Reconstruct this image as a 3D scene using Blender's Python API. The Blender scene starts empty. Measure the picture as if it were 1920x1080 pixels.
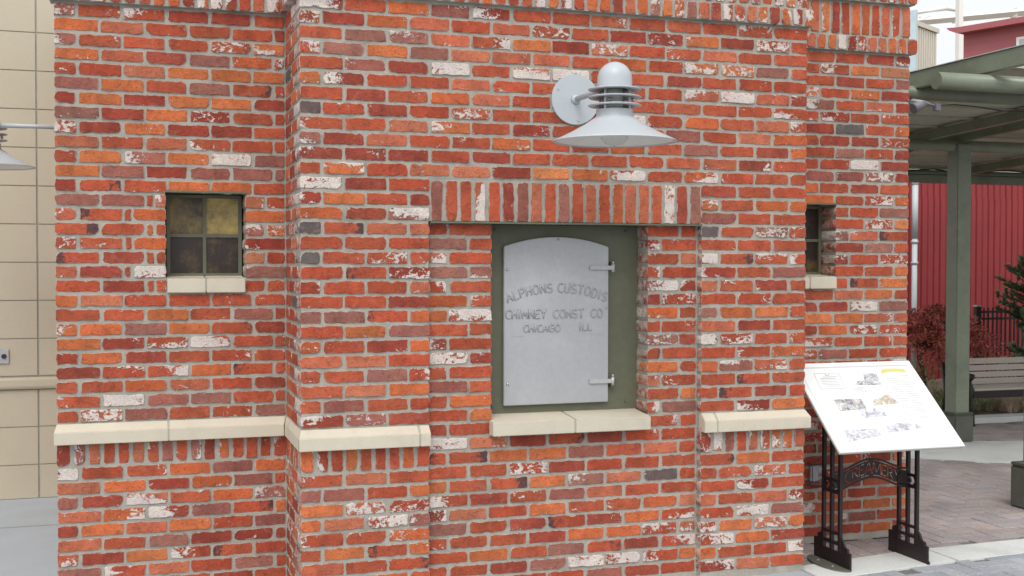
import bpy, bmesh, math, random
from mathutils import Vector, Matrix, noise as mnoise

R = random.Random(7)
SC = bpy.context.scene
COL = SC.collection
rad = math.radians

# ------------------------------------------------------------------ camera
CX, CY, CZ = -0.7211, -5.4269, 1.6352
YAW, PIT, ROL = -0.31020, 0.0225, 0.0015
F_PX = 2209.6
fw0 = Vector((-math.sin(YAW), math.cos(YAW), 0)); rt0 = Vector((math.cos(YAW), math.sin(YAW), 0)); up0 = Vector((0, 0, 1))
FWD = fw0 * math.cos(PIT) - up0 * math.sin(PIT); UPV = up0 * math.cos(PIT) + fw0 * math.sin(PIT)
RGT = rt0 * math.cos(ROL) + UPV * math.sin(ROL); UPR = UPV * math.cos(ROL) - rt0 * math.sin(ROL)
cam = bpy.data.cameras.new('camera'); camo = bpy.data.objects.new('camera', cam); COL.objects.link(camo)
camo.matrix_world = Matrix(((RGT.x, UPR.x, -FWD.x, CX), (RGT.y, UPR.y, -FWD.y, CY), (RGT.z, UPR.z, -FWD.z, CZ), (0, 0, 0, 1)))
cam.sensor_width = 36; cam.lens = 36 * F_PX / 1920; cam.clip_start = .05; cam.clip_end = 500
SC.camera = camo
# ------------------------------------------------------------------ light
SUN_EL, SUN_AZ = 52, 205      # degrees; azimuth clockwise from +Y
world = bpy.data.worlds.new('World'); SC.world = world; world.use_nodes = True
wn = world.node_tree; bg = wn.nodes['Background']
sky = wn.nodes.new('ShaderNodeTexSky'); sky.sky_type = 'NISHITA'; sky.sun_disc = False
sky.sun_elevation = rad(SUN_EL); sky.sun_rotation = rad(SUN_AZ); sky.dust_density = 6; sky.air_density = 1.2; sky.ozone_density = 1.0
hs = wn.nodes.new('ShaderNodeHueSaturation'); hs.inputs['Saturation'].default_value = .22
ov = wn.nodes.new('ShaderNodeMix'); ov.data_type = 'RGBA'; ov.inputs[0].default_value = .55; ov.inputs[7].default_value = (7.2, 7.35, 7.5, 1)   # even overcast veil over the sky
wn.links.new(sky.outputs[0], hs.inputs['Color']); wn.links.new(hs.outputs[0], ov.inputs[6]); wn.links.new(ov.outputs[2], bg.inputs[0]); bg.inputs[1].default_value = .15
sl = bpy.data.lights.new('sun', 'SUN'); sl.energy = .8; sl.angle = rad(28); sl.color = (1, .965, .91)
so = bpy.data.objects.new('sun', sl); COL.objects.link(so)
sd = Vector((math.sin(rad(SUN_AZ)) * math.cos(rad(SUN_EL)), math.cos(rad(SUN_AZ)) * math.cos(rad(SUN_EL)), math.sin(rad(SUN_EL))))
so.rotation_euler = sd.to_track_quat('Z', 'Y').to_euler()
SC.view_settings.view_transform = 'Standard'; SC.view_settings.look = 'None'
SC.view_settings.gamma = 1; SC.view_settings.use_curve_mapping = False
SC.view_settings.exposure = 0.26
SC.cycles.max_bounces = 8

# ------------------------------------------------------------------ materials
def mat(name, col, rough=.7, metal=0, var=.12, vscale=6, fine=60, bump=.15, bdist=.002, spec=.5, grime=None, gscale=3, galt=.5):
    m = bpy.data.materials.new(name); m.use_nodes = True; nt = m.node_tree; N = nt.nodes; L = nt.links
    b = N['Principled BSDF']; b.inputs['Roughness'].default_value = rough; b.inputs['Metallic'].default_value = metal
    b.inputs['Specular IOR Level'].default_value = spec
    tc = N.new('ShaderNodeTexCoord')
    n1 = N.new('ShaderNodeTexNoise'); n1.inputs['Scale'].default_value = vscale; n1.inputs['Detail'].default_value = 5
    L.new(tc.outputs['Object'], n1.inputs['Vector'])
    n2 = N.new('ShaderNodeTexNoise'); n2.inputs['Scale'].default_value = fine; n2.inputs['Detail'].default_value = 3
    L.new(tc.outputs['Object'], n2.inputs['Vector'])
    ad = N.new('ShaderNodeMath'); ad.operation = 'ADD'; L.new(n1.outputs[0], ad.inputs[0]); L.new(n2.outputs[0], ad.inputs[1])
    mr = N.new('ShaderNodeMapRange'); mr.inputs[1].default_value = .6; mr.inputs[2].default_value = 1.4
    mr.inputs[3].default_value = 1 - var; mr.inputs[4].default_value = 1 + var; L.new(ad.outputs[0], mr.inputs[0])
    mx = N.new('ShaderNodeVectorMath'); mx.operation = 'SCALE'; mx.inputs[0].default_value = col
    L.new(mr.outputs[0], mx.inputs['Scale'])
    out = mx.outputs[0]
    if grime:
        n3 = N.new('ShaderNodeTexNoise'); n3.inputs['Scale'].default_value = gscale; n3.inputs['Detail'].default_value = 8; n3.inputs['Roughness'].default_value = .65
        L.new(tc.outputs['Object'], n3.inputs['Vector'])
        g = N.new('ShaderNodeMapRange'); g.inputs[1].default_value = .5; g.inputs[2].default_value = .72; g.inputs[3].default_value = 0; g.inputs[4].default_value = galt
        L.new(n3.outputs[0], g.inputs[0])
        mi = N.new('ShaderNodeMix'); mi.data_type = 'RGBA'; L.new(g.outputs[0], mi.inputs[0]); L.new(out, mi.inputs[6]); mi.inputs[7].default_value = (*grime, 1)
        out = mi.outputs[2]
    L.new(out, b.inputs['Base Color'])
    if bump:
        bp = N.new('ShaderNodeBump'); bp.inputs['Strength'].default_value = bump; bp.inputs['Distance'].default_value = bdist
        L.new(ad.outputs[0], bp.inputs['Height']); L.new(bp.outputs[0], b.inputs['Normal'])
    return m

def brick_mat():
    m = bpy.data.materials.new('reclaimed_brick'); m.use_nodes = True; nt = m.node_tree; N = nt.nodes; L = nt.links
    b = N['Principled BSDF']; b.inputs['Roughness'].default_value = .88; b.inputs['Specular IOR Level'].default_value = .25
    def at(n):
        a = N.new('ShaderNodeAttribute'); a.attribute_name = n; return a
    def math_(op, a, c=None, cl=False):
        q = N.new('ShaderNodeMath'); q.operation = op; q.use_clamp = cl
        for i, v in enumerate((a, c)):
            if v is None: continue
            if isinstance(v, (int, float)): q.inputs[i].default_value = v
            else: L.new(v, q.inputs[i])
        return q.outputs[0]
    def noise(vec, sc, det=4, ro=.55, dist=0, mul=None):
        if mul:
            k = N.new('ShaderNodeVectorMath'); k.operation = 'MULTIPLY'; L.new(vec, k.inputs[0]); k.inputs[1].default_value = mul; vec = k.outputs[0]
        q = N.new('ShaderNodeTexNoise'); q.inputs['Scale'].default_value = sc; q.inputs['Detail'].default_value = det
        q.inputs['Roughness'].default_value = ro; q.inputs['Distortion'].default_value = dist; L.new(vec, q.inputs['Vector']); return q.outputs[0]
    def step(v, lo, hi):
        q = N.new('ShaderNodeMapRange'); q.interpolation_type = 'SMOOTHSTEP'; L.new(v, q.inputs[0])
        for i, x in ((1, lo), (2, hi)):
            if isinstance(x, (int, float)): q.inputs[i].default_value = x
            else: L.new(x, q.inputs[i])
        return q.outputs[0]
    def mix(f, a, c):
        q = N.new('ShaderNodeMix'); q.data_type = 'RGBA'; L.new(f, q.inputs[0])
        for i, v in ((6, a), (7, c)):
            if isinstance(v, tuple): q.inputs[i].default_value = (*v, 1)
            else: L.new(v, q.inputs[i])
        return q.outputs[2]
    bl = at('bl').outputs['Vector']; tint = at('tint').outputs['Color']
    fx = N.new('ShaderNodeSeparateXYZ'); L.new(at('fx').outputs['Vector'], fx.inputs[0])
    W, K, U = fx.outputs
    sm = noise(bl, 14, 3, .5); fi = noise(bl, 160, 4, .6); md = noise(bl, 55, 5, .65, .6)
    sc = N.new('ShaderNodeVectorMath'); sc.operation = 'SCALE'; L.new(tint, sc.inputs[0])
    v = math_('ADD', math_('MULTIPLY', sm, .75), math_('MULTIPLY', fi, .8)); v = math_('ADD', v, .25); L.new(v, sc.inputs['Scale'])
    c = mix(math_('MULTIPLY', step(md, .54, .64), .45), sc.outputs[0], (.16, .035, .03))     # dark crumbs in the clay
    c = mix(math_('MULTIPLY', step(noise(bl, 30, 4, .6), .56, .7), .22), c, (.42, .24, .19))  # pale bloom
    fl_ = noise(bl, 9, 3, .55, .4, (1, .35, 1))
    dk = N.new('ShaderNodeVectorMath'); dk.operation = 'MULTIPLY'; L.new(c, dk.inputs[0]); dk.inputs[1].default_value = (.62, .68, .76)
    c = mix(math_('MULTIPLY', step(fl_, .50, .62), .42), c, dk.outputs[0])
    # burnt end
    ke = math_('ADD', math_('MULTIPLY', U, K), math_('MULTIPLY', math_('SUBTRACT', noise(bl, 32, 4, .6, .5), .5), 1.1))
    c = mix(math_('MULTIPLY', step(ke, .18, .33), .88), c, (.055, .045, .05))
    # old whitewash / lime
    wn_ = math_('ADD', math_('MULTIPLY', noise(bl, 20, 6, .66, 1.1, (1, 1.4, 1)), .68), math_('MULTIPLY', noise(bl, 85, 4, .7, .5, (1, .8, 1)), .32))
    wn_ = math_('ADD', wn_, at('bias').outputs['Fac'])
    hi = math_('ADD', W, .03)
    wm = step(wn_, W, hi)
    wc = mix(noise(bl, 9, 2), (.50, .44, .46), (.80, .76, .66))
    wc2 = mix(math_('MULTIPLY', step(noise(bl, 120, 4, .7), .5, .66), .55), wc, (.42, .24, .2))
    c = mix(math_('MULTIPLY', wm, .93), c, wc2)
    # thin lime line kept along some edges (edge = 1 at the arris)
    ed = at('edge').outputs['Fac']
    em = math_('MULTIPLY', step(ed, .55, .9), step(noise(bl, 26, 4, .6), .46, .56))
    c = mix(math_('MULTIPLY', em, .75), c, (.52, .48, .42))
    smr = math_('ADD', ed, math_('MULTIPLY', math_('SUBTRACT', noise(bl, 42, 5, .65, .4), .5), 2.3))      # mortar smeared over the arris
    c = mix(math_('MULTIPLY', step(smr, .95, 1.2), .8), c, (.36, .335, .295))
    c = mix(math_('MULTIPLY', step(noise(bl, 210, 2, .5), .63, .70), .5), c, (.09, .03, .025))                # pores
    L.new(c, b.inputs['Base Color'])
    h = math_('ADD', math_('MULTIPLY', md, .9), math_('MULTIPLY', fi, .5)); h = math_('ADD', h, math_('MULTIPLY', wm, .35))
    bp = N.new('ShaderNodeBump'); bp.inputs['Strength'].default_value = .95; bp.inputs['Distance'].default_value = .005
    L.new(h, bp.inputs['Height']); L.new(bp.outputs[0], b.inputs['Normal'])
    return m

M = {}
M['brick'] = brick_mat()
M['mortar'] = mat('mortar', (.37, .345, .30), .95, var=.22, vscale=9, fine=140, bump=.6, bdist=.004, spec=.2, grime=(.22, .205, .18), gscale=7, galt=.75)
M['lime'] = mat('limestone', (.57, .52, .42), .85, var=.07, vscale=8, fine=180, bump=.25, bdist=.001, spec=.3, grime=(.42, .37, .28), gscale=5, galt=.5)
M['limejoint'] = mat('stone_joint', (.38, .36, .31), .95, fine=120)
M['green'] = mat('green_paint', (.125, .13, .085), .55, var=.12, vscale=4, fine=25, bump=.1, grime=(.09, .085, .06), gscale=5)
M['greenp'] = mat('pergola_paint', (.215, .25, .185), .27, var=.10, vscale=3, fine=30, bump=.05, grime=(.09, .09, .065), gscale=2)
M['rib'] = mat('roof_rib_paint', (.42, .44, .37), .4, bump=0)
M['deck'] = mat('roof_deck_paint', (.48, .49, .40), .5, var=.15, vscale=1.5, fine=20, bump=.05)
M['iron'] = mat('grey_cast_plate', (.42, .43, .45), .5, metal=.25, var=.07, vscale=5, fine=45, bump=.35, bdist=.0015, grime=(.50, .50, .505), gscale=5, galt=.6)
M['letter'] = mat('cast_letter', (.36, .365, .38), .45, metal=.25, var=.1, fine=90, bump=.2)
M['ironwear'] = mat('worn_metal', (.55, .55, .56), .4, metal=.5, var=.15, fine=60)
M['zinc'] = mat('zinc_screw', (.55, .55, .52), .3, metal=.8)
M['lampgrey'] = mat('lamp_paint', (.46, .50, .53), .38, var=.03, vscale=4, bump=.02)
M['lampin'] = mat('shade_inside', (.74, .76, .72), .5, var=.03)
M['concrete'] = mat('concrete_slab', (.37, .41, .44), .9, var=.09, vscale=2.5, fine=70, bump=.3, grime=(.33, .35, .36), gscale=1.3, galt=.6)
M['conband'] = mat('concrete_band', (.62, .64, .62), .9, var=.10, vscale=3, fine=80, bump=.3, grime=(.38, .39, .37), gscale=2.2, galt=.6)
M['sand'] = mat('joint_sand', (.17, .16, .15), .95, var=.2)
M['block'] = mat('tan_block', (.51, .455, .35), .9, var=.06, vscale=1.6, fine=120, bump=.3, bdist=.001, grime=(.42, .37, .28), gscale=.9, galt=.5)
M['blockj'] = mat('block_joint', (.31, .30, .26), .95)
M['black'] = mat('black_iron_paint', (.015, .009, .010), .45, var=.3, vscale=8, fine=60, bump=.2, grime=(.035, .02, .018), gscale=12)
M['white'] = mat('white_panel', (.78, .80, .79), .35, var=.02, bump=0)
M['whiteedge'] = mat('panel_edge', (.55, .52, .40), .5, var=.05)
M['redwall'] = mat('red_siding', (.28, .032, .036), .5, var=.10, vscale=1.2, fine=14, bump=.05, grime=(.22, .03, .035), gscale=.8)
M['redtower'] = mat('faded_red_siding', (.40, .12, .13), .6, var=.06, vscale=.6, fine=6, bump=0)
M['bluepale'] = mat('pale_blue_steel', (.55, .68, .74), .6, bump=0)
M['cream'] = mat('cream_steel', (.66, .63, .54), .6, var=.05, vscale=.5)
M['pale'] = mat('pale_steel', (.84, .82, .78), .6, var=.04, vscale=.4)
M['pipe'] = mat('galvanised_pipe', (.50, .56, .59), .5, metal=0, var=.05)
M['slat'] = mat('weathered_slat', (.50, .455, .41), .8, var=.12, vscale=5, fine=60, bump=.2)
M['soil'] = mat('bark_soil', (.19, .16, .11), .95, var=.4, vscale=10, fine=60, bump=1, bdist=.02)
M['bark'] = mat('bark', (.11, .07, .06), .9, var=.3, vscale=20, bump=.4)
M['mapleA'] = mat('maple_leaf_red', (.62, .17, .13), .7, var=.4, vscale=4, bump=0)
M['mapleB'] = mat('maple_leaf_dark', (.42, .09, .08), .7, var=.4, vscale=4, bump=0)
M['mapleC'] = mat('leaf_olive', (.27, .24, .10), .7, var=.4, vscale=4, bump=0)
M['pineA'] = mat('pine_needles', (.11, .19, .10), .7, var=.4, vscale=5, bump=0)
M['pineB'] = mat('pine_tips', (.27, .40, .17), .7, var=.4, vscale=5, bump=0)
M['grassA'] = mat('green_blade', (.42, .46, .26), .8, var=.4, vscale=5, bump=0)
M['grassB'] = mat('dry_blade', (.70, .56, .42), .8, var=.3, vscale=5, bump=0)
M['flower'] = mat('white_petal', (.8, .8, .78), .7, bump=0)
M['yellow'] = mat('yellow_banner', (.80, .58, .16), .5, var=.15, vscale=30, fine=150, bump=0)
M['ink'] = mat('faded_ink', (.33, .34, .38), .5, var=.3, fine=250, bump=0)
M['inklight'] = mat('faint_ink', (.50, .52, .54), .5, var=.2, fine=250, bump=0)
M['cable'] = mat('black_cable', (.02, .02, .02), .5, bump=0)
M['fixture'] = mat('grey_fixture', (.20, .20, .23), .4, var=.1)
M['plate'] = mat('steel_plate', (.45, .46, .47), .35, metal=.4)
M['hole'] = mat('keyhole_dark', (.04, .015, .03), .5, bump=0)
M['coping'] = mat('metal_coping', (.55, .56, .56), .4, metal=.2)
M['base'] = mat('base_paint', (.10, .105, .085), .7, var=.2, vscale=8, fine=80, bump=.3, grime=(.13, .12, .11), gscale=6)

def pic_mat(name, lo, hi, sc):
    m = bpy.data.materials.new(name); m.use_nodes = True; N = m.node_tree.nodes; L = m.node_tree.links
    b = N['Principled BSDF']; b.inputs['Roughness'].default_value = .35
    tc = N.new('ShaderNodeTexCoord'); n = N.new('ShaderNodeTexNoise'); n.inputs['Scale'].default_value = sc; n.inputs['Detail'].default_value = 6; n.inputs['Roughness'].default_value = .7; n.inputs['Distortion'].default_value = 1.2
    L.new(tc.outputs['Object'], n.inputs['Vector'])
    r = N.new('ShaderNodeValToRGB'); r.color_ramp.elements[0].position = .38; r.color_ramp.elements[0].color = (*lo, 1); r.color_ramp.elements[1].position = .62; r.color_ramp.elements[1].color = (*hi, 1)
    L.new(n.outputs[0], r.inputs[0]); L.new(r.outputs[0], b.inputs['Base Color']); return m
M['pic1'] = pic_mat('engraving_print', (.16, .16, .2), (.8, .8, .8), 38)
M['pic2'] = pic_mat('street_photo_print', (.18, .2, .23), (.74, .70, .68), 30)
M['pic3'] = pic_mat('sepia_print', (.38, .31, .23), (.76, .74, .68), 26)
M['pic4'] = pic_mat('faint_photo_print', (.34, .35, .40), (.76, .76, .8), 28)

def glass_pane_mat(name, dark, warm_refl, lo, hi):  # warm reflection in the rippled glass is painted into the colour as amber blotches
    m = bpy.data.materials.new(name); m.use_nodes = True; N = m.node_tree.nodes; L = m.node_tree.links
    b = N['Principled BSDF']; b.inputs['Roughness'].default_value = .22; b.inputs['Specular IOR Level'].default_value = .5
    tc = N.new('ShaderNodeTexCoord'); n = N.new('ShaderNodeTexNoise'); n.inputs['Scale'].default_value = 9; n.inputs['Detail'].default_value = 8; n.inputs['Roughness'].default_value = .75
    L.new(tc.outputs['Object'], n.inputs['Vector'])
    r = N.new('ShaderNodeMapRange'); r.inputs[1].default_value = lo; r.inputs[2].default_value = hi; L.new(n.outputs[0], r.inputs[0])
    mi = N.new('ShaderNodeMix'); mi.data_type = 'RGBA'; L.new(r.outputs[0], mi.inputs[0]); mi.inputs[6].default_value = (*dark, 1); mi.inputs[7].default_value = (*warm_refl, 1)
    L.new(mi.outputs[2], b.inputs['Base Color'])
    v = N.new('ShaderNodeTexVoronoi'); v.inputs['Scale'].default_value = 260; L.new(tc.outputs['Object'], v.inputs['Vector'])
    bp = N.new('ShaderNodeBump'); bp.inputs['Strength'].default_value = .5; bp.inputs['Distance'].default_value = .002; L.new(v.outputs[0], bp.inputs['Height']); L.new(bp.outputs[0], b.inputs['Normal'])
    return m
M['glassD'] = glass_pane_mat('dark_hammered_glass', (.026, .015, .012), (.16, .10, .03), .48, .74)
M['glassA'] = glass_pane_mat('hammered_glass_warm_reflection', (.10, .065, .02), (.56, .41, .13), .33, .62)
M['glassB'] = glass_pane_mat('hammered_glass_dim_reflection', (.04, .028, .014), (.33, .23, .07), .40, .68)
mb_ = bpy.data.materials.new('bulb_glass'); mb_.use_nodes = True; _b = mb_.node_tree.nodes['Principled BSDF']
_b.inputs['Base Color'].default_value = (.9, .9, .87, 1); _b.inputs['Roughness'].default_value = .03; _b.inputs['Transmission Weight'].default_value = .95; _b.inputs['IOR'].default_value = 1.3
M['bulb'] = mb_
mc_ = bpy.data.materials.new('clear_cover'); mc_.use_nodes = True; _b = mc_.node_tree.nodes['Principled BSDF']
_b.inputs['Base Color'].default_value = (.97, .98, 1, 1); _b.inputs['Roughness'].default_value = .04; _b.inputs['Transmission Weight'].default_value = .97; _b.inputs['IOR'].default_value = 1.15
M['clear'] = mc_

# ------------------------------------------------------------------ mesh helpers
class MB:
    def __init__(s): s.v = []; s.f = []; s.sm = []
    def add(s, vs, fs, smooth=False):
        o = len(s.v); s.v += [tuple(p) for p in vs]; s.f += [tuple(i + o for i in q) for q in fs]; s.sm += [smooth] * len(fs); return s
    def box(s, x0, x1, y0, y1, z0, z1):
        return s.add([(x0, y0, z0), (x1, y0, z0), (x1, y1, z0), (x0, y1, z0), (x0, y0, z1), (x1, y0, z1), (x1, y1, z1), (x0, y1, z1)],
                     [(0, 3, 2, 1), (4, 5, 6, 7), (0, 1, 5, 4), (1, 2, 6, 5), (2, 3, 7, 6), (3, 0, 4, 7)])
    def tube(s, path, r, n=10, cap=True, smooth=True):
        path = [Vector(p) for p in path]; rs = r if isinstance(r, (list, tuple)) else [r] * len(path); vs = []; fs = []
        for i, p in enumerate(path):
            a = path[max(i - 1, 0)]; b = path[min(i + 1, len(path) - 1)]; d = (b - a).normalized()
            q = Vector((0, 0, 1)) if abs(d.z) < .9 else Vector((1, 0, 0)); u = d.cross(q).normalized(); w = d.cross(u)
            for k in range(n):
                t = 2 * math.pi * k / n; vs.append(p + (u * math.cos(t) + w * math.sin(t)) * rs[i])
        for i in range(len(path) - 1):
            for k in range(n): fs.append((i * n + k, i * n + (k + 1) % n, (i + 1) * n + (k + 1) % n, (i + 1) * n + k))
        s.add(vs, fs, smooth)
        if cap:
            o = len(s.v) - len(vs); s.f += [tuple(o + k for k in range(n))[::-1], tuple(o + (len(path) - 1) * n + k for k in range(n))]; s.sm += [False, False]
        return s
    def lathe(s, prof, c, n=40, closed=False, smooth=True):
        vs = []; fs = []; m = len(prof)
        for k in range(n):
            t = 2 * math.pi * k / n
            for r, z in prof: vs.append((c[0] + r * math.cos(t), c[1] + r * math.sin(t), c[2] + z))
        for k in range(n):
            j = (k + 1) % n
            for i in range(m if closed else m - 1):
                i2 = (i + 1) % m; fs.append((k * m + i, j * m + i, j * m + i2, k * m + i2))
        return s.add(vs, fs, smooth)
    def prism(s, poly, fn, d):           # poly: 2D points; fn(a, b, t) -> 3D; d = (t0, t1)
        n = len(poly); vs = [fn(a, b, d[0]) for a, b in poly] + [fn(a, b, d[1]) for a, b in poly]
        return s.add(vs, [tuple(range(n))[::-1], tuple(range(n, 2 * n))] + [(i, (i + 1) % n, n + (i + 1) % n, n + i) for i in range(n)])
    def build(s, name, m, parent=None, bevel=0, recalc=True):
        me = bpy.data.meshes.new(name); me.from_pydata(s.v, [], s.f); me.polygons.foreach_set('use_smooth', s.sm)
        if recalc or bevel:
            bm = bmesh.new(); bm.from_mesh(me); bmesh.ops.recalc_face_normals(bm, faces=bm.faces)
            if bevel: bmesh.ops.bevel(bm, geom=[e for e in bm.edges if len(e.link_faces) == 2 and e.calc_face_angle(0) > .5], offset=bevel, segments=2, affect='EDGES', clamp_overlap=True)
            bm.to_mesh(me); bm.free()
        me.materials.append(m if not isinstance(m, str) else M[m])
        o = bpy.data.objects.new(name, me); COL.objects.link(o)
        if parent: o.parent = parent
        return o
def bx(name, m, parent, *b, bevel=0): return MB().box(*b).build(name, m, parent, bevel)
def empty(name, loc, label, cat, group=None):
    o = bpy.data.objects.new(name, None); COL.objects.link(o); o.empty_display_size = .1
    o['label'] = label; o['category'] = cat
    if group: o['group'] = group
    return o
def tag(o, label=None, cat=None, kind=None, group=None):
    for k, v in (('label', label), ('category', cat), ('kind', kind), ('group', group)):
        if v: o[k] = v
    return o
def at(u, v, Y=None, X=None, T=None):           # a photo pixel -> the point where its ray meets the plane y=Y, x=X or the depth T
    a, b = u - 960, v - 540; a, b = a * math.cos(ROL) + b * math.sin(ROL), -a * math.sin(ROL) + b * math.cos(ROL)
    d = FWD + rt0 * a / F_PX - UPV * b / F_PX; C0 = Vector((CX, CY, CZ))
    t = T if T else ((Y - CY) / d.y if Y is not None else (X - CX) / d.x)
    return C0 + d * t

# ------------------------------------------------------------------ bricks
CP = .0688; H0 = 2.752
def zrow(i): return H0 - i * CP            # centre height of course i
BL = .2032
TINT = {'r': (.40, .082, .040), 'o': (.50, .13, .048), 'O': (.60, .20, .075), 'p': (.46, .13, .07), 'd': (.30, .058, .036),
        'm': (.30, .112, .085), 'g': (.13, .105, .10), 'b': (.46, .17, .09)}
class Bricks:                                # collects brick meshes; writes them singly or joined
    def __init__(s): s.items = []
    def add(s, O, u, n, u0, u1, z0, z1, dep, code, back=0):
        s.items.append((O, u, n, u0, u1, z0, z1, dep, code))
def brick_geo(O, u, n, u0, u1, z0, z1, dep, code, rnd):
    O = Vector(O); u = Vector(u); n = Vector(n)
    w, h = u1 - u0, z1 - z0; uc, zc = (u0 + u1) / 2, (z0 + z1) / 2
    cr = min(.35 * min(w, h), rnd.uniform(.003, .009))
    pts = []
    nl = max(2, int(round(w / .021))); ns = max(2, int(round(h / .024)))
    def cr_(): return cr * rnd.uniform(.6, 1.5) if rnd.random() > .17 else min(.42 * min(w, h), cr * rnd.uniform(2, 3.4))
    c = [cr_() for _ in range(4)]
    hw, hh = w / 2, h / 2
    def edge(a, b, k):
        for i in range(k):
            t = i / k; pts.append((a[0] + (b[0] - a[0]) * t, a[1] + (b[1] - a[1]) * t))
    P = [(-hw + c[0], -hh), (hw - c[1], -hh), (hw, -hh + c[1]), (hw, hh - c[2]), (hw - c[2], hh), (-hw + c[3], hh), (-hw, hh - c[3]), (-hw, -hh + c[0])]
    ks = [nl, 1, ns, 1, nl, 1, ns, 1]
    for i in range(8):
        edge(P[i], P[(i + 1) % 8], ks[i])
        if i % 2: q = P[i]; r_ = P[(i + 1) % 8]; pts.append(((q[0] + r_[0]) / 2 * 1.0 + .15 * c[(i + 1) // 2 % 4] * (1 if q[0] + r_[0] > 0 else -1), (q[1] + r_[1]) / 2 + .15 * c[(i + 1) // 2 % 4] * (1 if q[1] + r_[1] > 0 else -1)))
    jt = .0012; ph = [rnd.uniform(0, 6.28) for _ in range(4)]; am = rnd.uniform(.0001, .0009)
    pts = [(a + am * math.sin(b * 150 + ph[0]), b + am * math.sin(a * 75 + ph[1]) + am * .8 * math.sin(a * 190 + ph[2])) for a, b in pts]
    pts = [(a + rnd.gauss(0, jt), b + rnd.gauss(0, jt)) for a, b in pts]
    if rnd.random() < .38:                     # a chip out of one edge
        k = rnd.randrange(len(pts)); d = rnd.uniform(.003, .007); a, b = pts[k]; l = math.hypot(a, b); pts[k] = (a - a / l * d * .4, b - math.copysign(d, b))
    n_ = len(pts); vs = []; uv = []; eg = []
    off = rnd.gauss(0, .0012); tw = rnd.gauss(0, .006); tw2 = rnd.gauss(0, .02)
    ang = rnd.gauss(0, .006)
    for lvl, (ins, out) in enumerate(((0, -dep), (0, -.0032), (.0009, -.0009), (.0028, 0))):
        for a, b in pts:
            a2 = a - math.copysign(min(ins, abs(a)), a) * (1 if abs(a) > hw * .8 or w < .08 else abs(a) / hw); b2 = b - math.copysign(min(ins, abs(b)), b)
            x = a2 * math.cos(ang) - b2 * math.sin(ang); z = a2 * math.sin(ang) + b2 * math.cos(ang)
            o = out + (off + tw * a2 + tw2 * b2 + (rnd.gauss(0, .0004) if lvl == 3 else 0) if lvl else 0)
            vs.append(Vector(O) + u * (uc + x) + n * o + Vector((0, 0, zc + z)))
            uv.append((a2 + (out if abs(a) > hw * .9 else 0), b2)); eg.append((1, 1, .9, .55)[lvl])
    vs.append(Vector(O) + u * uc + n * (off + rnd.uniform(-.0005, .001)) + Vector((0, 0, zc))); uv.append((0, 0)); eg.append(0)
    fs = []
    for l in range(3):
        for i in range(n_): j = (i + 1) % n_; fs.append((l * n_ + i, l * n_ + j, (l + 1) * n_ + j, (l + 1) * n_ + i))
    for i in range(n_): fs.append((3 * n_ + i, 3 * n_ + (i + 1) % n_, 4 * n_))
    # colours
    W = 1.2; K = 0; cd = code
    if cd == 'k': K = rnd.choice((-1, 1)) * rnd.uniform(.55, .9); cd = 'r'
    elif cd == 'l': W = rnd.uniform(.56, .605); cd = rnd.choice('rrrodp')
    elif cd == 'h': W = rnd.uniform(.475, .53); cd = rnd.choice('rrrodpm')
    elif cd == 'w': W = rnd.uniform(.37, .44); cd = rnd.choice('rrmdp')
    elif rnd.random() < .6: W = rnd.uniform(.60, .66)
    t = TINT[cd]; q = rnd.uniform(.84, 1.14); hsh = rnd.uniform(.88, 1.15)
    t = (t[0] * q, t[1] * q * hsh, t[2] * q * hsh)
    seed = rnd.uniform(0, 60)
    horiz = w >= h
    bl = [((a if horiz else b) + seed, (b if horiz else a) + seed * .37, seed * 3.1) for a, b in uv]
    half = max(hw, hh)
    fx = [(W, K, (a if horiz else b) / (2 * half)) for a, b in uv]
    th = rnd.uniform(0, 6.283); amt = rnd.choice((0, .05, .10, .14)); d1, d2 = math.cos(th) * amt, math.sin(th) * amt * .7
    eg = [(e, d1 * a / hw + d2 * b / hh - amt * .25) for e, (a, b) in zip(eg, uv)]
    return vs, fs, t, bl, fx, eg
def attrs(me, tint, bl, fx, eg):
    a = me.attributes.new('tint', 'FLOAT_COLOR', 'POINT'); a.data.foreach_set('color', [x for t in tint for x in (*t, 1)])
    for nme, d in (('bl', bl), ('fx', fx)):
        a = me.attributes.new(nme, 'FLOAT_VECTOR', 'POINT'); a.data.foreach_set('vector', [x for t in d for x in t])
    for nme, q in (('edge', 0), ('bias', 1)):
        a = me.attributes.new(nme, 'FLOAT', 'POINT'); a.data.foreach_set('value', [e[q] for e in eg])
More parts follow.
